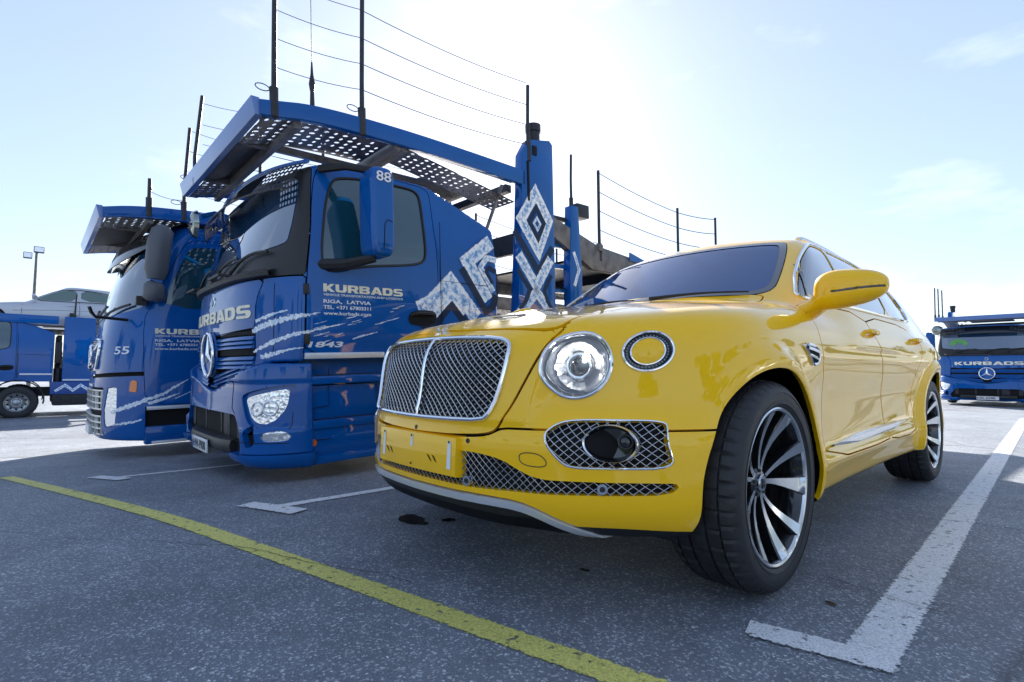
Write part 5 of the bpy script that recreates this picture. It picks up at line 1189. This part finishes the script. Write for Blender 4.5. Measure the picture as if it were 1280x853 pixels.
panel('front_bumper', carve(SH, ins(g_bu), inv(g_arch, 0), inv(g_li, 0), inv(g_si, 0), inv(g_sk), lambda x, y, z, N: -g_under(x, y, z, N)), YEL, CAR, .03)
g_blade = lambda x, y, z, N=None: np.minimum(.026 - g_sk(x, y, z), g_sk(x, y, z) - .0015)
panel('skid_blade', carve(SH, g_blade), mat('silver_trim', (.72, .74, .77), .28, .45, .5), CAR, .02, .008)
panel('lower_valance', carve(SH, lambda x, y, z, N=None: g_sk(x, y, z) - .024), BLK, CAR, .012, 0)
pos = lambda s: (lambda x, y, z, N=None: s * x - .3)
for s in (1, -1):
    for g in (g_df, g_dr):
        d = panel('door', carve(SH, ins(g), pos(s)), YEL, CAR, .02)
        hy = 1.50 if g is g_df else 2.56; hz = 1.045
        X0 = float(side_x(f_body, [hy], [hz])[0])
        h = M(); pts = [(X0 - .006, hy - .10, hz), (X0 + .022, hy - .085, hz + .002), (X0 + .032, hy - .04, hz + .004), (X0 + .032, hy + .04, hz + .004), (X0 + .022, hy + .085, hz + .002), (X0 - .006, hy + .10, hz)]
        h.tube([(a * s, b, c) for a, b, c in pts], [.010, .014, .0145, .0145, .014, .010], 10)
        h.obj('handle', YEL, d)
        cp = M(); cp.tube([(s * (X0 + .001), hy - .075 + .15 * i / 12, hz - .012 - .018 * math.sin(math.pi * i / 12)) for i in range(13)], .004, 6); cp.obj('handle_recess', BLK, d)
    for g in g_w:
        panel('side_window', carve(SH, ins(g, .001), pos(s)), GLS, CAR, .01, -.004)
panel('windscreen', carve(SH, ins(g_ws)), mat('car_windscreen', (.006, .055, .19), .03, 0, 0, .0, spec=.6), CAR, .015, -.002)
panel('rear_window', carve(SH, ins(g_rw)), GLS, CAR, .015, -.002)
panel('tail_light', carve(SH, ins(g_tl), lambda x, y, z, N=None: x - .1), RED, CAR, .015, .002)
panel('tail_light', carve(SH, ins(g_tl), lambda x, y, z, N=None: -x - .1), RED, CAR, .015, .002)
liner = carve(SH, lambda x, y, z, N=None: np.minimum(-g_arch(x, y, z) - .012, -g_hl(x, y, z) - .001))
lp = (liner[0] - liner[1] * .034, liner[1], liner[2])
panel('inner_shell', lp, VOID, CAR, 0)

# wheel housings
for yc in (WHEEL_F, WHEEL_R):
    for s in (1, -1):
        m = M(); prof = [(s * .50, .10), (s * .50, .455), (s * .60, .462), (s * .80, .455)]
        m.lathe(prof, 40, (0, yc, WHEEL_Z), a0=-.35, a1=math.pi + .35)
        m.obj('wheel_housing', BLK, CAR)

# black rubber / chrome trims around the glass
def surf_side(pts, off=.003, s=1):
    P = np.array([(0, a, b) for a, b in pts]); x = side_x(f_body, P[:, 1], P[:, 2]); P[:, 0] = x
    P += unitn(f_body, P) * off; P[:, 0] *= s; return P
for s in (1, -1):
    DLO = [(.668, 1.178), (.76, 1.246), (.87, 1.330), (1.12, 1.492), (1.32, 1.580), (1.44, 1.603), (1.70, 1.610), (2.10, 1.612), (2.50, 1.588), (2.75, 1.545), (3.00, 1.475), (3.12, 1.39), (3.165, 1.30), (3.06, 1.225), (2.8, 1.207), (2.3, 1.200), (1.8, 1.193), (1.3, 1.185), (.9, 1.178)]
    P = surf_side(dense(chaikin(DLO, 2), .03), .0035, s)
    m = M(); m.tube(P, .0085, 6, closed=True); m.obj('window_trim', CHR, CAR)
    for a, b, wd in (((.782, 1.185), (.968, 1.398), .016), ((1.452, 1.195), (1.645, 1.600), .048), ((2.33, 1.205), (2.535, 1.580), .042)):
        pts = dense([a, b], .03, False); A = surf_side([(q[0] - wd / 2, q[1]) for q in pts], .001, s); B = surf_side([(q[0] + wd / 2, q[1]) for q in pts], .001, s)
        m = M(); m.grid([A, B]); m.obj('pillar_trim', GLB, CAR, smooth=0)
    # chrome blade along the lower doors and painted sill swage
    pts = dense([(.73, .468), (1.3, .478), (1.9, .490), (2.40, .508)], .04, False)
    m = M(); A = []; n = len(pts)
    for i, q in enumerate(pts):
        hh = .021 * min(1, .25 + 3 * min(i, n - 1 - i) / n); ring = []
        for dz, o_ in ((-hh, 0), (-hh * .6, .010), (hh * .5, .016), (hh, .004), (hh, -.004)):
            ring.append(surf_side([(q[0], q[1] + dz)], o_, s)[0])
        A.append(ring)
    m.grid(A); m.obj('chrome_blade', CHR, CAR)
    # fender vent: chrome B shaped outlet
    vx, vz = .405, .905
    m = M()
    fr = surf_side(chaikin([(vx - .11, vz + .030), (vx + .10, vz + .022), (vx + .115, vz - .05), (vx + .03, vz - .062), (vx - .02, vz - .01)], 2), .004, s); m.tube(fr, .007, 6, closed=True)
    for k in (0, 1):
        m.tube(surf_side([(vx - .04 + .02 * k, vz + .012 - .03 * k), (vx + .03, vz + .006 - .03 * k), (vx + .09, vz - .002 - .03 * k)], .006, s), .007, 6)
    m.obj('fender_vent', CHR, CAR)
    m = M(); c0 = surf_side(chaikin([(vx - .10, vz + .026), (vx + .095, vz + .018), (vx + .11, vz - .046), (vx + .035, vz - .056), (vx - .01, vz - .008)], 2), .0015, s)
    m.add(list(c0), [tuple(range(len(c0)))]); m.obj('vent_opening', VOID, CAR, smooth=0)
    # side repeater dot and fuel of the front arch
    # roof rail
    rr = []
    for yy in np.arange(1.45, 3.3, .06):
        xx = .575 - .02 * (yy - 1.4); q = bisect(f_body, [(xx, yy, 0)], 2, 2.0, 1.45)[0]; rr.append((q[0] * s, yy, q[2] + .022 * min(1, (yy - 1.40) * 8) * min(1, (3.34 - yy) * 8)))
    m = M(); m.tube(rr, .014, 8); m.obj('roof_rail', SIL, CAR)

# windscreen black border and wipers
def surf_top(pts, off=.003):
    P = bisect(f_body, [(a, b, 0) for a, b in pts], 2, 2.0, .9); return P + unitn(f_body, P) * off
def ws_pt(x, z, off=.002):
    q = bisect(f_body, [(x, 0, z)], 1, .2, 1.8)[0]; return q + unitn(f_body, q)[0] * off
ring = chaikin([(-.712, 1.232), (-.672, 1.205), (-.56, 1.200), (-.3, 1.212), (.3, 1.212), (.56, 1.200), (.672, 1.205), (.712, 1.232), (.700, 1.30), (.655, 1.45), (.607, 1.565), (.57, 1.590), (.41, 1.603), (0, 1.612), (-.41, 1.603), (-.57, 1.590), (-.607, 1.565), (-.655, 1.45), (-.70, 1.30)], 2)
cen = np.array([0, 1.41]); A = [ws_pt(*p) for p in ring]; B = [ws_pt(*(cen + (p - cen) * np.array([.955, .90]))) for p in ring]
m = M(); m.grid([A, B], closed=True); m.obj('glass_border', GLB, CAR, smooth=0)
m = M()
for x0, x1 in ((-.38, .02), (.12, .62)):
    pts = [ws_pt(x0 + (x1 - x0) * t, 1.206 + .012 * math.sin(3 * t), .014) for t in np.linspace(0, 1, 8)]
    m.tube(pts, [.012, .010, .008, .007, .006, .005, .005, .004], 6)
m.obj('wiper', BLK, CAR)
bp = surf_top([(.36, .52), (.36, .50)], .0)
# front number plate carrier
def fpt(x, z, off=0):
    y = front_y(f_body, x, z); P = np.stack([np.atleast_1d(x), y, np.atleast_1d(z)], -1).astype(float); return P + unitn(f_body, P) * off
m = M()
xs_ = np.linspace(-.262, .262, 9)
def plate_y(x): return -.968 + .16 * x * x
rows = []
for x in xs_:
    yo = plate_y(x); rows.append([(x, yo + .05, .432), (x, yo, .438), (x, yo + .004, .572), (x, yo + .05, .578)])
m.grid(rows); m.add([p for p in rows[0]], [(0, 1, 2, 3)]); m.add([p for p in rows[-1]], [(3, 2, 1, 0)])
PL = m.obj('plate_carrier', YEL, CAR, bevel=.004)
def on_plate(x, z, o=.0015): return (x, plate_y(x) - o + .004 * (z - .438) / .134, z)
def quad_plate(name, pts, material, o=.0015):
    mm_ = M(); mm_.add([on_plate(a, b, o) for a, b in pts], [tuple(range(len(pts)))]); return mm_.obj(name, material, PL, smooth=0)
for x in (-.235, .218): quad_plate('white_tape', [(x, .462), (x + .022, .462), (x + .020, .560), (x + .003, .560)], WHT)
quad_plate('white_tape', [(-.012, .520), (.006, .520), (.004, .566), (-.008, .566)], WHT)
for a in (-.185, .12):
    for k in (0, 1): quad_plate('slot', [(a + .030 * k, .482), (a + .014 + .030 * k, .476), (a - .006 + .030 * k, .498), (a - .020 + .030 * k, .502)], VOID)
for a, b in ((-.224, .556), (-.004, .560), (.229, .556), (-.003, .455)):
    m = M(); q = on_plate(a, b, .003); m.add([(q[0] + .005 * math.cos(t), q[1], q[2] + .005 * math.sin(t)) for t in np.linspace(0, 6.28, 10)[:-1]], [tuple(range(9))]); m.obj('screw', VOID, PL, smooth=0)

# meshes: woven wire seen as diamonds, lying just behind each opening
def lattice(name, reg, x0, x1, z0, z1, pitch, slope, rad, depth, material, nseg=60):
    m = M(); L_ = (z1 - z0) / slope
    for sgn in (1, -1):
        k = x0 - L_ - pitch
        while k < x1 + L_ + pitch:
            t = np.linspace(0, 1, nseg); X = k + (L_ * t if sgn > 0 else L_ * (1 - t)); Z = z0 + (z1 - z0) * t
            d = reg(X, X * 0 - 1.2, Z) > -.004
            i = 0
            while i < nseg:
                if d[i]:
                    j = i
                    while j + 1 < nseg and d[j + 1]: j += 1
                    if j - i >= 2:
                        idx = list(range(i, j + 1, 2)) + ([j] if (j - i) % 2 else [])
                        P = fpt(X[idx], Z[idx], 0); P[:, 1] += depth + .0022 * sgn
                        m.tube(P, rad, 5, cap=False)
                    i = j + 1
                else: i += 1
            k += pitch
    return m
Gm = M()
def backing(name, reg_poly, depth, material, sym=False):
    P = chaikin(reg_poly, 1); q = fpt(P[:, 0], P[:, 1]); q[:, 1] += depth
    m = M(); c = q.mean(0); c[1] = q[:, 1].min() + .0; 
    return q
lattice('wire', g_gr, -.43, .43, .62, .945, .0300, .80, .0023, .010, MESHW, 90).obj('grille_mesh', MESHW, CAR, fix=False)
gq = chaikin(GR, 1); P = fpt(gq[:, 0], gq[:, 1], .004); m = M(); m.tube(P, .0085, 8, closed=True); m.obj('grille_frame', CHR, CAR)
zz = np.linspace(.634, .931, 14); P = fpt(zz * 0, zz, .004); m = M(); m.tube(P, .0065, 8); m.obj('grille_bar', CHR, CAR)
for s in (1, -1):
    reg = (lambda s: (lambda X, Y, Z, N=None: np.where((X * s > 0) & (g_fog(X, Z) > 0), g_si(X, Y, Z), -1)))(s)
    lattice('wire', reg, min(.54 * s, .86 * s), max(.54 * s, .86 * s), .49, .66, .0245, 1.08, .0016, .012, CHR, 50).obj('intake_mesh', MESHW, CAR, fix=False)
    q = chaikin(SI, 2); P = fpt(q[:, 0], q[:, 1], .001); P[:, 0] *= s; m = M(); m.tube(P, .0035, 6, closed=True); m.obj('intake_frame', CHR, CAR)
lattice('wire', lambda X, Y, Z, N=None: g_li(X, Y, Z), -.87, .87, .40, .535, .0250, 1.02, .0016, .012, CHR, 44).obj('lower_mesh', MESHW, CAR, fix=False)
# parking sensors, towing cover, dot
for (x, z) in ((.298, .430), (-.298, .430), (.700, .435), (-.700, .435)):
    p = fpt(x, z, .001)[0]; n = unitn(f_body, p)[0]; m = M(); m.cyl(p - n * .03, p + n * .006, .019, .017, 20); m.obj('parking_sensor', CHR, CAR)
    m = M(); m.cyl(p, p + n * .008, .010, .009, 16); m.obj('sensor_face', BLK, CAR)
for (x, z) in ((-.004, .590), (.300, .566)):
    p = fpt(x, z, .0)[0]; n = unitn(f_body, p)[0]; m = M(); m.cyl(p - n * .004, p + n * .0015, .0085, .0085, 14); m.obj('bumper_plug', BLK, CAR)
q = chaikin([(.487, .541), (.545, .543), (.572, .520), (.566, .498), (.505, .500), (.484, .515)], 2); P = fpt(q[:, 0], q[:, 1], .0005); m = M(); m.tube(P, .0016, 5, closed=True); m.obj('tow_eye_cover', STD, CAR)

# lamps
def frame_at(c, f=f_body):
    n = unitn(f, c)[0]; u = np.cross(np.array([0, 0, 1.]), n); u /= np.linalg.norm(u); v = np.cross(n, u); return n, u, v
def head_lamp(s):
    c = fpt(HL[0], HL[1])[0]; n, u, v = frame_at(c)
    n = n * .75 + np.array([.1, -.62, 0]); n /= np.linalg.norm(n); u = np.cross([0, 0, 1.], n); u /= np.linalg.norm(u); v = np.cross(n, u)
    root = bpy.data.objects.new('headlight', None)
    # headlight body: the rim lies on the wing, the bowl goes inward
    def rimpt(a, k, off):
        p = fpt(HL[0] + .0835 * k * math.cos(a), HL[1] + .1105 * k * math.sin(a), off)[0]; p[0] *= s; return p
    AN = np.linspace(0, 2 * math.pi, 48, endpoint=False)
    m = M(); m.tube([rimpt(a, 1.0, .002) for a in AN], .0065, 8, closed=True); rim = m.obj('headlight', CHR, CAR)
    m = M(); A = [rimpt(a, .98, -.002) for a in AN]; cc = sum(A) / len(A); ax_ = np.array([n[0] * s, n[1], n[2]])
    def shrink(k, d): return [cc + (p - cc) * k - ax_ * d for p in A]
    m.grid([A, shrink(.93, .012), shrink(.90, .03), shrink(.86, .05), shrink(.50, .075), shrink(.02, .078)], closed=True); m.obj('lamp_bowl', mat('bright_bowl', (.42, .46, .54), .25, .2, 1), rim)
    m = M(); m.grid([shrink(.90, .010), shrink(.88, .006), shrink(.86, .010), shrink(.86, .02), shrink(.90, .02)], closed=True); m.obj('led_ring', CHR, rim)
    UU = np.array([u[0] * s, u[1], u[2]]); 
    def loc_(a, r, d): return cc + (UU * math.cos(a) * r + v * math.sin(a) * r) - ax_ * d
    m = M()                                   # facetted reflector pieces round the projector
    rg = random.Random(3)
    for k in range(18):
        a = 2 * math.pi * k / 22; da = .145 + .02 * rg.random(); r0 = .050 + .008 * rg.random(); r1 = .078 + .006 * rg.random()
        m.add([loc_(a - da, r0, .050), loc_(a + da, r0, .046), loc_(a + da, r1, .018), loc_(a - da, r1, .024)], [(0, 1, 2, 3)])
        m.add([loc_(a - da, .040, .062), loc_(a + da, .040, .058), loc_(a + da * 1.0, .049, .044), loc_(a - da * .9, .049, .050)], [(0, 1, 2, 3)])
    m.obj('reflector', mat('crystal_facet', (.90, .93, .97), .08, .3, 1), rim, smooth=0)
    m = M(); m.tube([loc_(a, .039, .028) for a in AN], .005, 6, closed=True); m.obj('projector_ring', CHR, rim)
    m = M()
    rows = [[loc_(a, .036 * math.cos(e), .045 - .028 * math.sin(e)) for a in AN] for e in np.linspace(0, 1.5, 7)]; m.grid(rows, closed=True); m.obj('projector_lens', mat('projector_glass', (.03, .04, .05), .02, 0, 1, spec=1), rim)
    m = M(); m.cyl(loc_(.8, .040, .016), loc_(.8, .040, .010), .0125, .008, 12); m.cyl(loc_(2.6, .062, .022), loc_(2.6, .062, .018), .006, .005, 10); m.obj('bulb', LIT, rim)
    m = M(); rows = [[cc + (p - cc) * k - ax_ * d for p in A] for k, d in ((.985, .001), (.8, -.008), (.5, -.016), (.2, -.019), (.01, -.0195))]; m.grid(rows, closed=True); m.obj('lens', LENS, rim)
def ring_lamp(s):
    AN = np.linspace(0, 2 * math.pi, 40, endpoint=False)
    def rp(a, k, off):
        p = fpt(HL2[0] + .0565 * k * math.cos(a), HL2[1] + .0665 * k * math.sin(a), 0)[0]; n = unitn(f_body, p)[0]; p = p + n * off; p[0] *= s; return p
    m = M(); m.tube([rp(a, 1.0, .002) for a in AN], .0045, 8, closed=True); rim = m.obj('ring_light', CHR, CAR)
    m = M(); m.grid([[rp(a, k, o_) for a in AN] for k, o_ in ((.98, -.002), (.88, -.012), (.74, -.012), (.68, .0))], closed=True); m.obj('lamp_track', mat('smoked_lens', (.05, .06, .08), .08, .3, 1), rim)
    m = M(); 
    for k in range(36):
        a = 2 * math.pi * k / 36; m.cyl(rp(a, .83, -.010), rp(a, .83, -.004), .0045, .003, 6)
    tag(m.obj('led', mat('led_grey', (.22, .24, .27), .3, .2), rim), kind='stuff')
    m = M(); m.tube([rp(a, .68, .0035) for a in AN], .003, 8, closed=True); m.obj('inner_ring', CHR, rim)
    m = M(); m.grid([[rp(a, k, o_) for a in AN] for k, o_ in ((.68, .002), (.5, .007), (.25, .010), (.01, .011))], closed=True); m.obj('lamp_cap', YEL, rim)
def fog_lamp(s):
    c = fpt(.718, .578)[0]; n, u, v = frame_at(c); n2 = n * .6 + np.array([.0, -.5, 0]); n2 /= np.linalg.norm(n2); u = np.cross([0, 0, 1.], n2); u /= np.linalg.norm(u); v = np.cross(n2, u)
    AN = np.linspace(0, 2 * math.pi, 40, endpoint=False)
    def pp(a, k, d):
        q = c + u * .088 * k * math.cos(a) + v * .058 * k * math.sin(a) + n2 * d; q = q.copy(); q[0] *= s; return q
    m = M(); m.grid([[pp(a, k, d) for a in AN] for k, d in ((1.05, -.05), (1.05, .0), (1.0, .008), (.94, .004), (.92, -.004))], closed=True); r = m.obj('fog_light', CHR, CAR)
    m = M(); m.grid([[pp(a, k, d) for a in AN] for k, d in ((.93, -.004), (.88, -.012), (.80, -.040), (.01, -.045))], closed=True); m.obj('fog_bowl', GLB, r)
    m = M(); c2 = pp(.25, .55, -.038); nn = np.array([n2[0] * s, n2[1], n2[2]]); m.cyl(c2, c2 + nn * .018, .026, .024, 20); m.obj('fog_ring', STD, r)
    m = M(); m.grid([[c2 + nn * (.018 + .010 * math.sin(e)) + (u * np.array([s, 1, 1]) * math.cos(a) + v * math.sin(a)) * .019 * math.cos(e) for a in AN] for e in np.linspace(0, 1.5, 5)], closed=True); m.obj('fog_lens', GLB, r)
for s in (1, -1): head_lamp(s); ring_lamp(s); fog_lamp(s)

# door mirrors (own little implicit body, cut into cap and indicator)
def f_mir(P):
    x, y, z = P[..., 0], P[..., 1], P[..., 2]
    X, Y, Z = x - 1.060, y - (.625 + .10 * (x - 1.0)), z - (1.192 + .05 * (x - 1.07))
    p = 2.7
    e = ((np.abs(X / .142))**p + (np.abs(Y / .070))**2.2 + (np.abs(Z / (.084 - .018 * np.clip(X / .142, -1, 1))))**2.6)**(1 / 2.5) - 1
    e = e * .066
    e = np.maximum(e, Y - .035) if False else smax(e, (Y - .040), .01)
    # stalk down to the door
    a = np.array([.855, .67, 1.095]); b = np.array([.965, .65, 1.150]); ab = b - a
    t = np.clip(((P - a) @ ab) / (ab @ ab), 0, 1); d = P - (a + t[..., None] * ab)
    st = np.sqrt((d[..., 0])**2 + (d[..., 1] * .55)**2 + (d[..., 2])**2) - (.048 - .014 * t)
    return smin(e, st, .035)
MS = Shell(f_mir, np.arange(.76, 1.28, .0085), np.arange(.46, .82, .0085), np.arange(1.00, 1.32, .0085))
g_ind = lambda x, y, z, N=None: np.minimum(np.minimum(.0055 - np.abs(z - (1.178 + .06 * (x - 1.07))), .62 - y), x - 1.00)
g_mg = lambda x, y, z, N=None: np.minimum(N[:, 1] - .93, .9 * (1 - ((x - 1.075) / .12)**4) * .02) if N is not None else None
for s in (1, -1):
    def flip(S): P, N, T = S; P = P * np.array([s, 1, 1]); N = N * np.array([s, 1, 1]); return P, N, (T if s > 0 else T[:, ::-1])
    cap = panel('mirror', flip(carve(MS, inv(g_ind, 0), lambda x, y, z, N: -(N[:, 1] - .93))), YEL, CAR, .006)
    panel('indicator', flip(carve(MS, ins(g_ind, 0))), GLB, cap, .0, -.003)
    panel('mirror_glass', flip(carve(MS, lambda x, y, z, N: N[:, 1] - .93)), CHR, cap, .0, -.006)

# badge on the nose: winged letter
m = M(); p = fpt(0, .955, .004)[0]
m.lathe([(-.003, .012), (.003, .012), (.004, .010)], 20)
m.v = [(v_[1] * 1.0, v_[0] * 1.0, v_[2] * 1.2) for v_ in m.v]; m.v = [(p[0] + a, p[1] + b, p[2] + c) for a, b, c in m.v]
for s in (1, -1):
    for k in range(5):
        m.tube([(p[0] + s * .012, p[1], p[2] - .004 + .004 * k), (p[0] + s * (.055 - .006 * k), p[1] + .006, p[2] - .006 + .009 * k)], [.003, .0015], 5)
m.obj('bonnet_badge', CHR, CAR)

# ---------------------------------------------------------------- wheels
TYRE_R = .392
def tyre_mesh():
    m = M(); w2 = .142
    prof = [(w2 - .030, .288), (w2 - .012, .292), (w2 - .003, .303), (w2 - .0005, .3035), (w2 + .0, .311), (w2 - .002, .3115), (w2 + .000, .325), (w2 - .002, .343), (w2 + .0005, .3435), (w2 - .001, .350), (w2 - .008, .362), (w2 - .020, .376), (w2 - .034, .3835)]
    def tr(a, b): return [(a, .3885), (a - .001, .3795), (b + .001, .3795), (b, .3885)]
    prof += [(w2 - .044, .3865)] + tr(.088, .080) + [(.06, .3905)] + tr(.038, .028) + [(.0, TYRE_R)] + tr(-.028, -.038) + [(-.06, .3905)] + tr(-.080, -.088)
    prof += [(-x, r) for x, r in reversed(prof[:14])]
    n = 252; k = len(prof)
    def mod(i, j):
        x, r = prof[j]
        if r < .372: return 0
        c = i % 4
        if abs(x) > .086: return -.0075 if i % 5 == 0 else 0
        if r > .385: return -.005 if (i + (3 if x > 0 else 0)) % 7 == 0 else 0
        return 0
    m.lathe(prof, n, mod=mod); return m
def rim_parts():
    prof = [(.118, .286), (.131, .289), (.1335, .284), (.130, .2765), (.122, .273), (.112, .268), (.06, .262), (-.08, .258), (-.125, .286)]
    return prof
def spoke_mesh(phi, lean, w_out, w_in):
    """one spoke: silver machined face, black flanks; x outwards"""
    m = M(); rs = np.array([.040, .062, .09, .125, .165, .205, .24, .262, .2735]); n = len(rs)
    t = (rs - rs[0]) / (rs[-1] - rs[0])
    wd = w_in + (w_out - w_in) * t**2.1 + .004 * np.exp(-((t - .0) / .12)**2)
    ang = phi + lean * (1 - (1 - t)**1.7)
    xf = .060 + .070 * t**1.3 - .012 * np.sin(math.pi * t)
    V = []
    for i in range(n):
        c, s_ = math.cos(ang[i]), math.sin(ang[i])
        for k, (q, dx) in enumerate(((-.5, -.006), (-.42, 0), (.42, 0), (.5, -.006), (.38, -.045), (-.38, -.045))):
            a = q * wd[i]; V.append((xf[i] + dx, rs[i] * c - a * s_, rs[i] * s_ + a * c))
    for i in range(n - 1):
        for k in range(6):
            k2 = (k + 1) % 6; m.f.append((i * 6 + k, i * 6 + k2, (i + 1) * 6 + k2, (i + 1) * 6 + k)); m.m.append(0 if k in (0, 1, 2) and k == 1 else (1 if k > 2 or k in (0, 2) else 0))
    m.v = V; m.f += [(0, 1, 2, 3, 4, 5), tuple((n - 1) * 6 + k for k in (5, 4, 3, 2, 1, 0))]; m.m += [1, 1]
    return m
MACH = mat('machined_alloy', (.70, .72, .74), .20, 1)
RIMB = mat('black_rim_paint', (.010, .011, .013), .15, 0, 1)
def make_wheel(y, s, parent, rotk):
    wl = bpy.data.objects.new('wheel', None); link(wl, parent); wl.location = (s * .843, y, WHEEL_Z)
    wl.rotation_euler = (rotk, 0, 0 if s > 0 else math.pi); return wl
W0 = make_wheel(WHEEL_F, 1, CAR, 0)
tyre_mesh().obj('tyre', RUB, W0, smooth=28)
m = M(); m.lathe(rim_parts()[4:], 96); m.obj('rim_barrel', RIMB, W0, fix=True)
m = M(); m.lathe(rim_parts()[:5], 96); m.obj('rim_lip', MACH, W0)
for k in range(5):
    a = 2 * math.pi * k / 5 + .15
    spoke_mesh(a - .165, -.12, .080, .020).obj('spoke', [MACH, RIMB], W0, smooth=40)
    spoke_mesh(a + .155, .15, .056, .017).obj('spoke', [MACH, RIMB], W0, smooth=40)
m = M(); m.lathe([(.02, .062), (.052, .058), (.062, .046), (.063, .034)], 40); m.obj('hub', RIMB, W0)
m = M(); m.lathe([(.060, .034), (.070, .033), (.074, .028), (.075, .001)], 32); m.obj('hub_cap', mat('cap_metal', (.5, .52, .55), .2, 1), W0)
text('cap_letter', 'B', .026, .034, (.0755, -.013, -.017), (0, 1, 0), (0, 0, 1), GLB, W0, .02, off=.001)
m = M(); m.lathe([(-.03, .08), (-.03, .205), (-.055, .205), (-.055, .08)], 64); m.obj('brake_disc', STL, W0)
m = M(); m.prism([(-.20, .05), (-.11, .14), (-.02, .19), (-.04, .235), (-.15, .20), (-.235, .10)], 0, -.08, -.01); m.obj('brake_caliper', BLK, W0, bevel=.006)
m = M(); 
for k in range(5):
    a = 2 * math.pi * k / 5 + .4; m.cyl((.055, .047 * math.cos(a), .047 * math.sin(a)), (.066, .047 * math.cos(a), .047 * math.sin(a)), .0075, n=6)
m.obj('wheel_bolt', STD, W0)
m = M(); m.cyl((-.10, 0, 0), (-.35, 0, 0), .05, n=12); m.obj('axle', BLK, W0)
for (y, s, r) in ((WHEEL_R, 1, .35), (WHEEL_F, -1, .9), (WHEEL_R, -1, 1.3)):
    c = copy_tree(W0, CAR); c.location = (s * .843, y, WHEEL_Z); c.rotation_euler = (r, 0, 0 if s > 0 else math.pi)

# ---------------------------------------------------------------- the rest of the yard behind the camera, seen only as reflections in the paint
LEAF = mat('dark_leaves', (.045, .075, .025), .6, var=.4, vscale=1.2); BARK = mat('bark', (.09, .07, .05), .8, bump=.5, bscale=10)
def tree_mesh(seed, h, r):
    rg = random.Random(seed); t = M(); t.tube([(0, 0, 0), (.1, .05, h * .3), (0, .1, h * .7)], [.22, .16, .07], 8)
    br = []
    for k in range(9):
        a = rg.random() * 6.28; z0 = h * (.25 + .05 * k); tip = (math.cos(a) * r * .7, math.sin(a) * r * .7, z0 + h * .22); t.tube([(0, .05, z0), tip], [.07, .02], 5); br.append(tip)
    c = M()
    for k in range(2600):
        b = rg.choice(br + [(0, 0, h * .8), (0, 0, h * .65)]); d = [rg.gauss(0, 1) for _ in range(3)]; q = math.sqrt(sum(x * x for x in d)) + 1e-6; rr = r * .42 * rg.random()**.4
        p = Vector(b) + Vector(d) / q * rr; u = Vector([rg.uniform(-1, 1) for _ in range(3)]).normalized(); v = u.orthogonal().normalized(); s_ = .13 + .14 * rg.random()
        c.add([p - u * s_, p + v * s_ * .6, p + u * s_, p - v * s_ * .6], [(0, 1, 2, 3)])
    return t, c
protos = []
for sd_, h_, r_ in ((1, 8, 2.8), (2, 6.5, 2.6)):
    t, c = tree_mesh(sd_, h_, r_); T = thing('broadleaf_tree', 'x', 'tree'); t.obj('trunk', BARK, T); tag(c.obj('crown', LEAF, T, fix=False, smooth=0), kind='stuff'); protos.append(T)
spots = [(17, -22), (26, -12), (9, 44), (15, 40), (21, 33), (5, -30), (-8, -33), (6.5, 52), (-20, -30), (30, 3), (32, 9), (31, 15), (34, 20), (29, 25), (33, 31)]
for i, (x, y) in enumerate(spots):
    T = protos[i] if i < 2 else copy_tree(protos[i % 2]); T.location = (x, y, 0); T.rotation_euler = (0, 0, i * 1.7); T.scale = [.85 + .05 * (i % 5)] * 3
    T['label'] = 'broadleaf tree at the edge of the yard, out of the picture'; T['group'] = 'trees round the yard'
for i, (x, y, rz) in enumerate(((6.2, 15.0, .1), (6.6, 21.5, .08), (9.5, 10.0, .1))):
    c = copy_tree(CPE); c.location = (x, y, .0); c.rotation_euler = (0, 0, math.pi / 2 * 2 + rz); c['label'] = 'parked silver coupe out of the picture, seen only as a reflection in the yellow doors'; c['group'] = 'cars parked opposite'
stripe('yellow_line', (-4.62, -2.18), (2.3, -.53), .115, YP)
stripe('white_line', (1.305, -.30), (1.02, 11.5), .155, WP)
stripe('white_line_foot', (1.0, -.35), (1.36, -.262), .13, WP, .0075, 8)
stripe('white_line', (-1.50, -.95), (-1.50, 6), .10, WP)
stripe('white_line_foot', (-1.69, -1.07), (-1.28, -.90), .14, WP, .0075, 8)
stripe('white_line', (-3.72, -1.50), (-3.62, 5), .10, WP)
stripe('white_line_foot', (-3.92, -1.63), (-3.5, -1.46), .14, WP, .0075, 8)
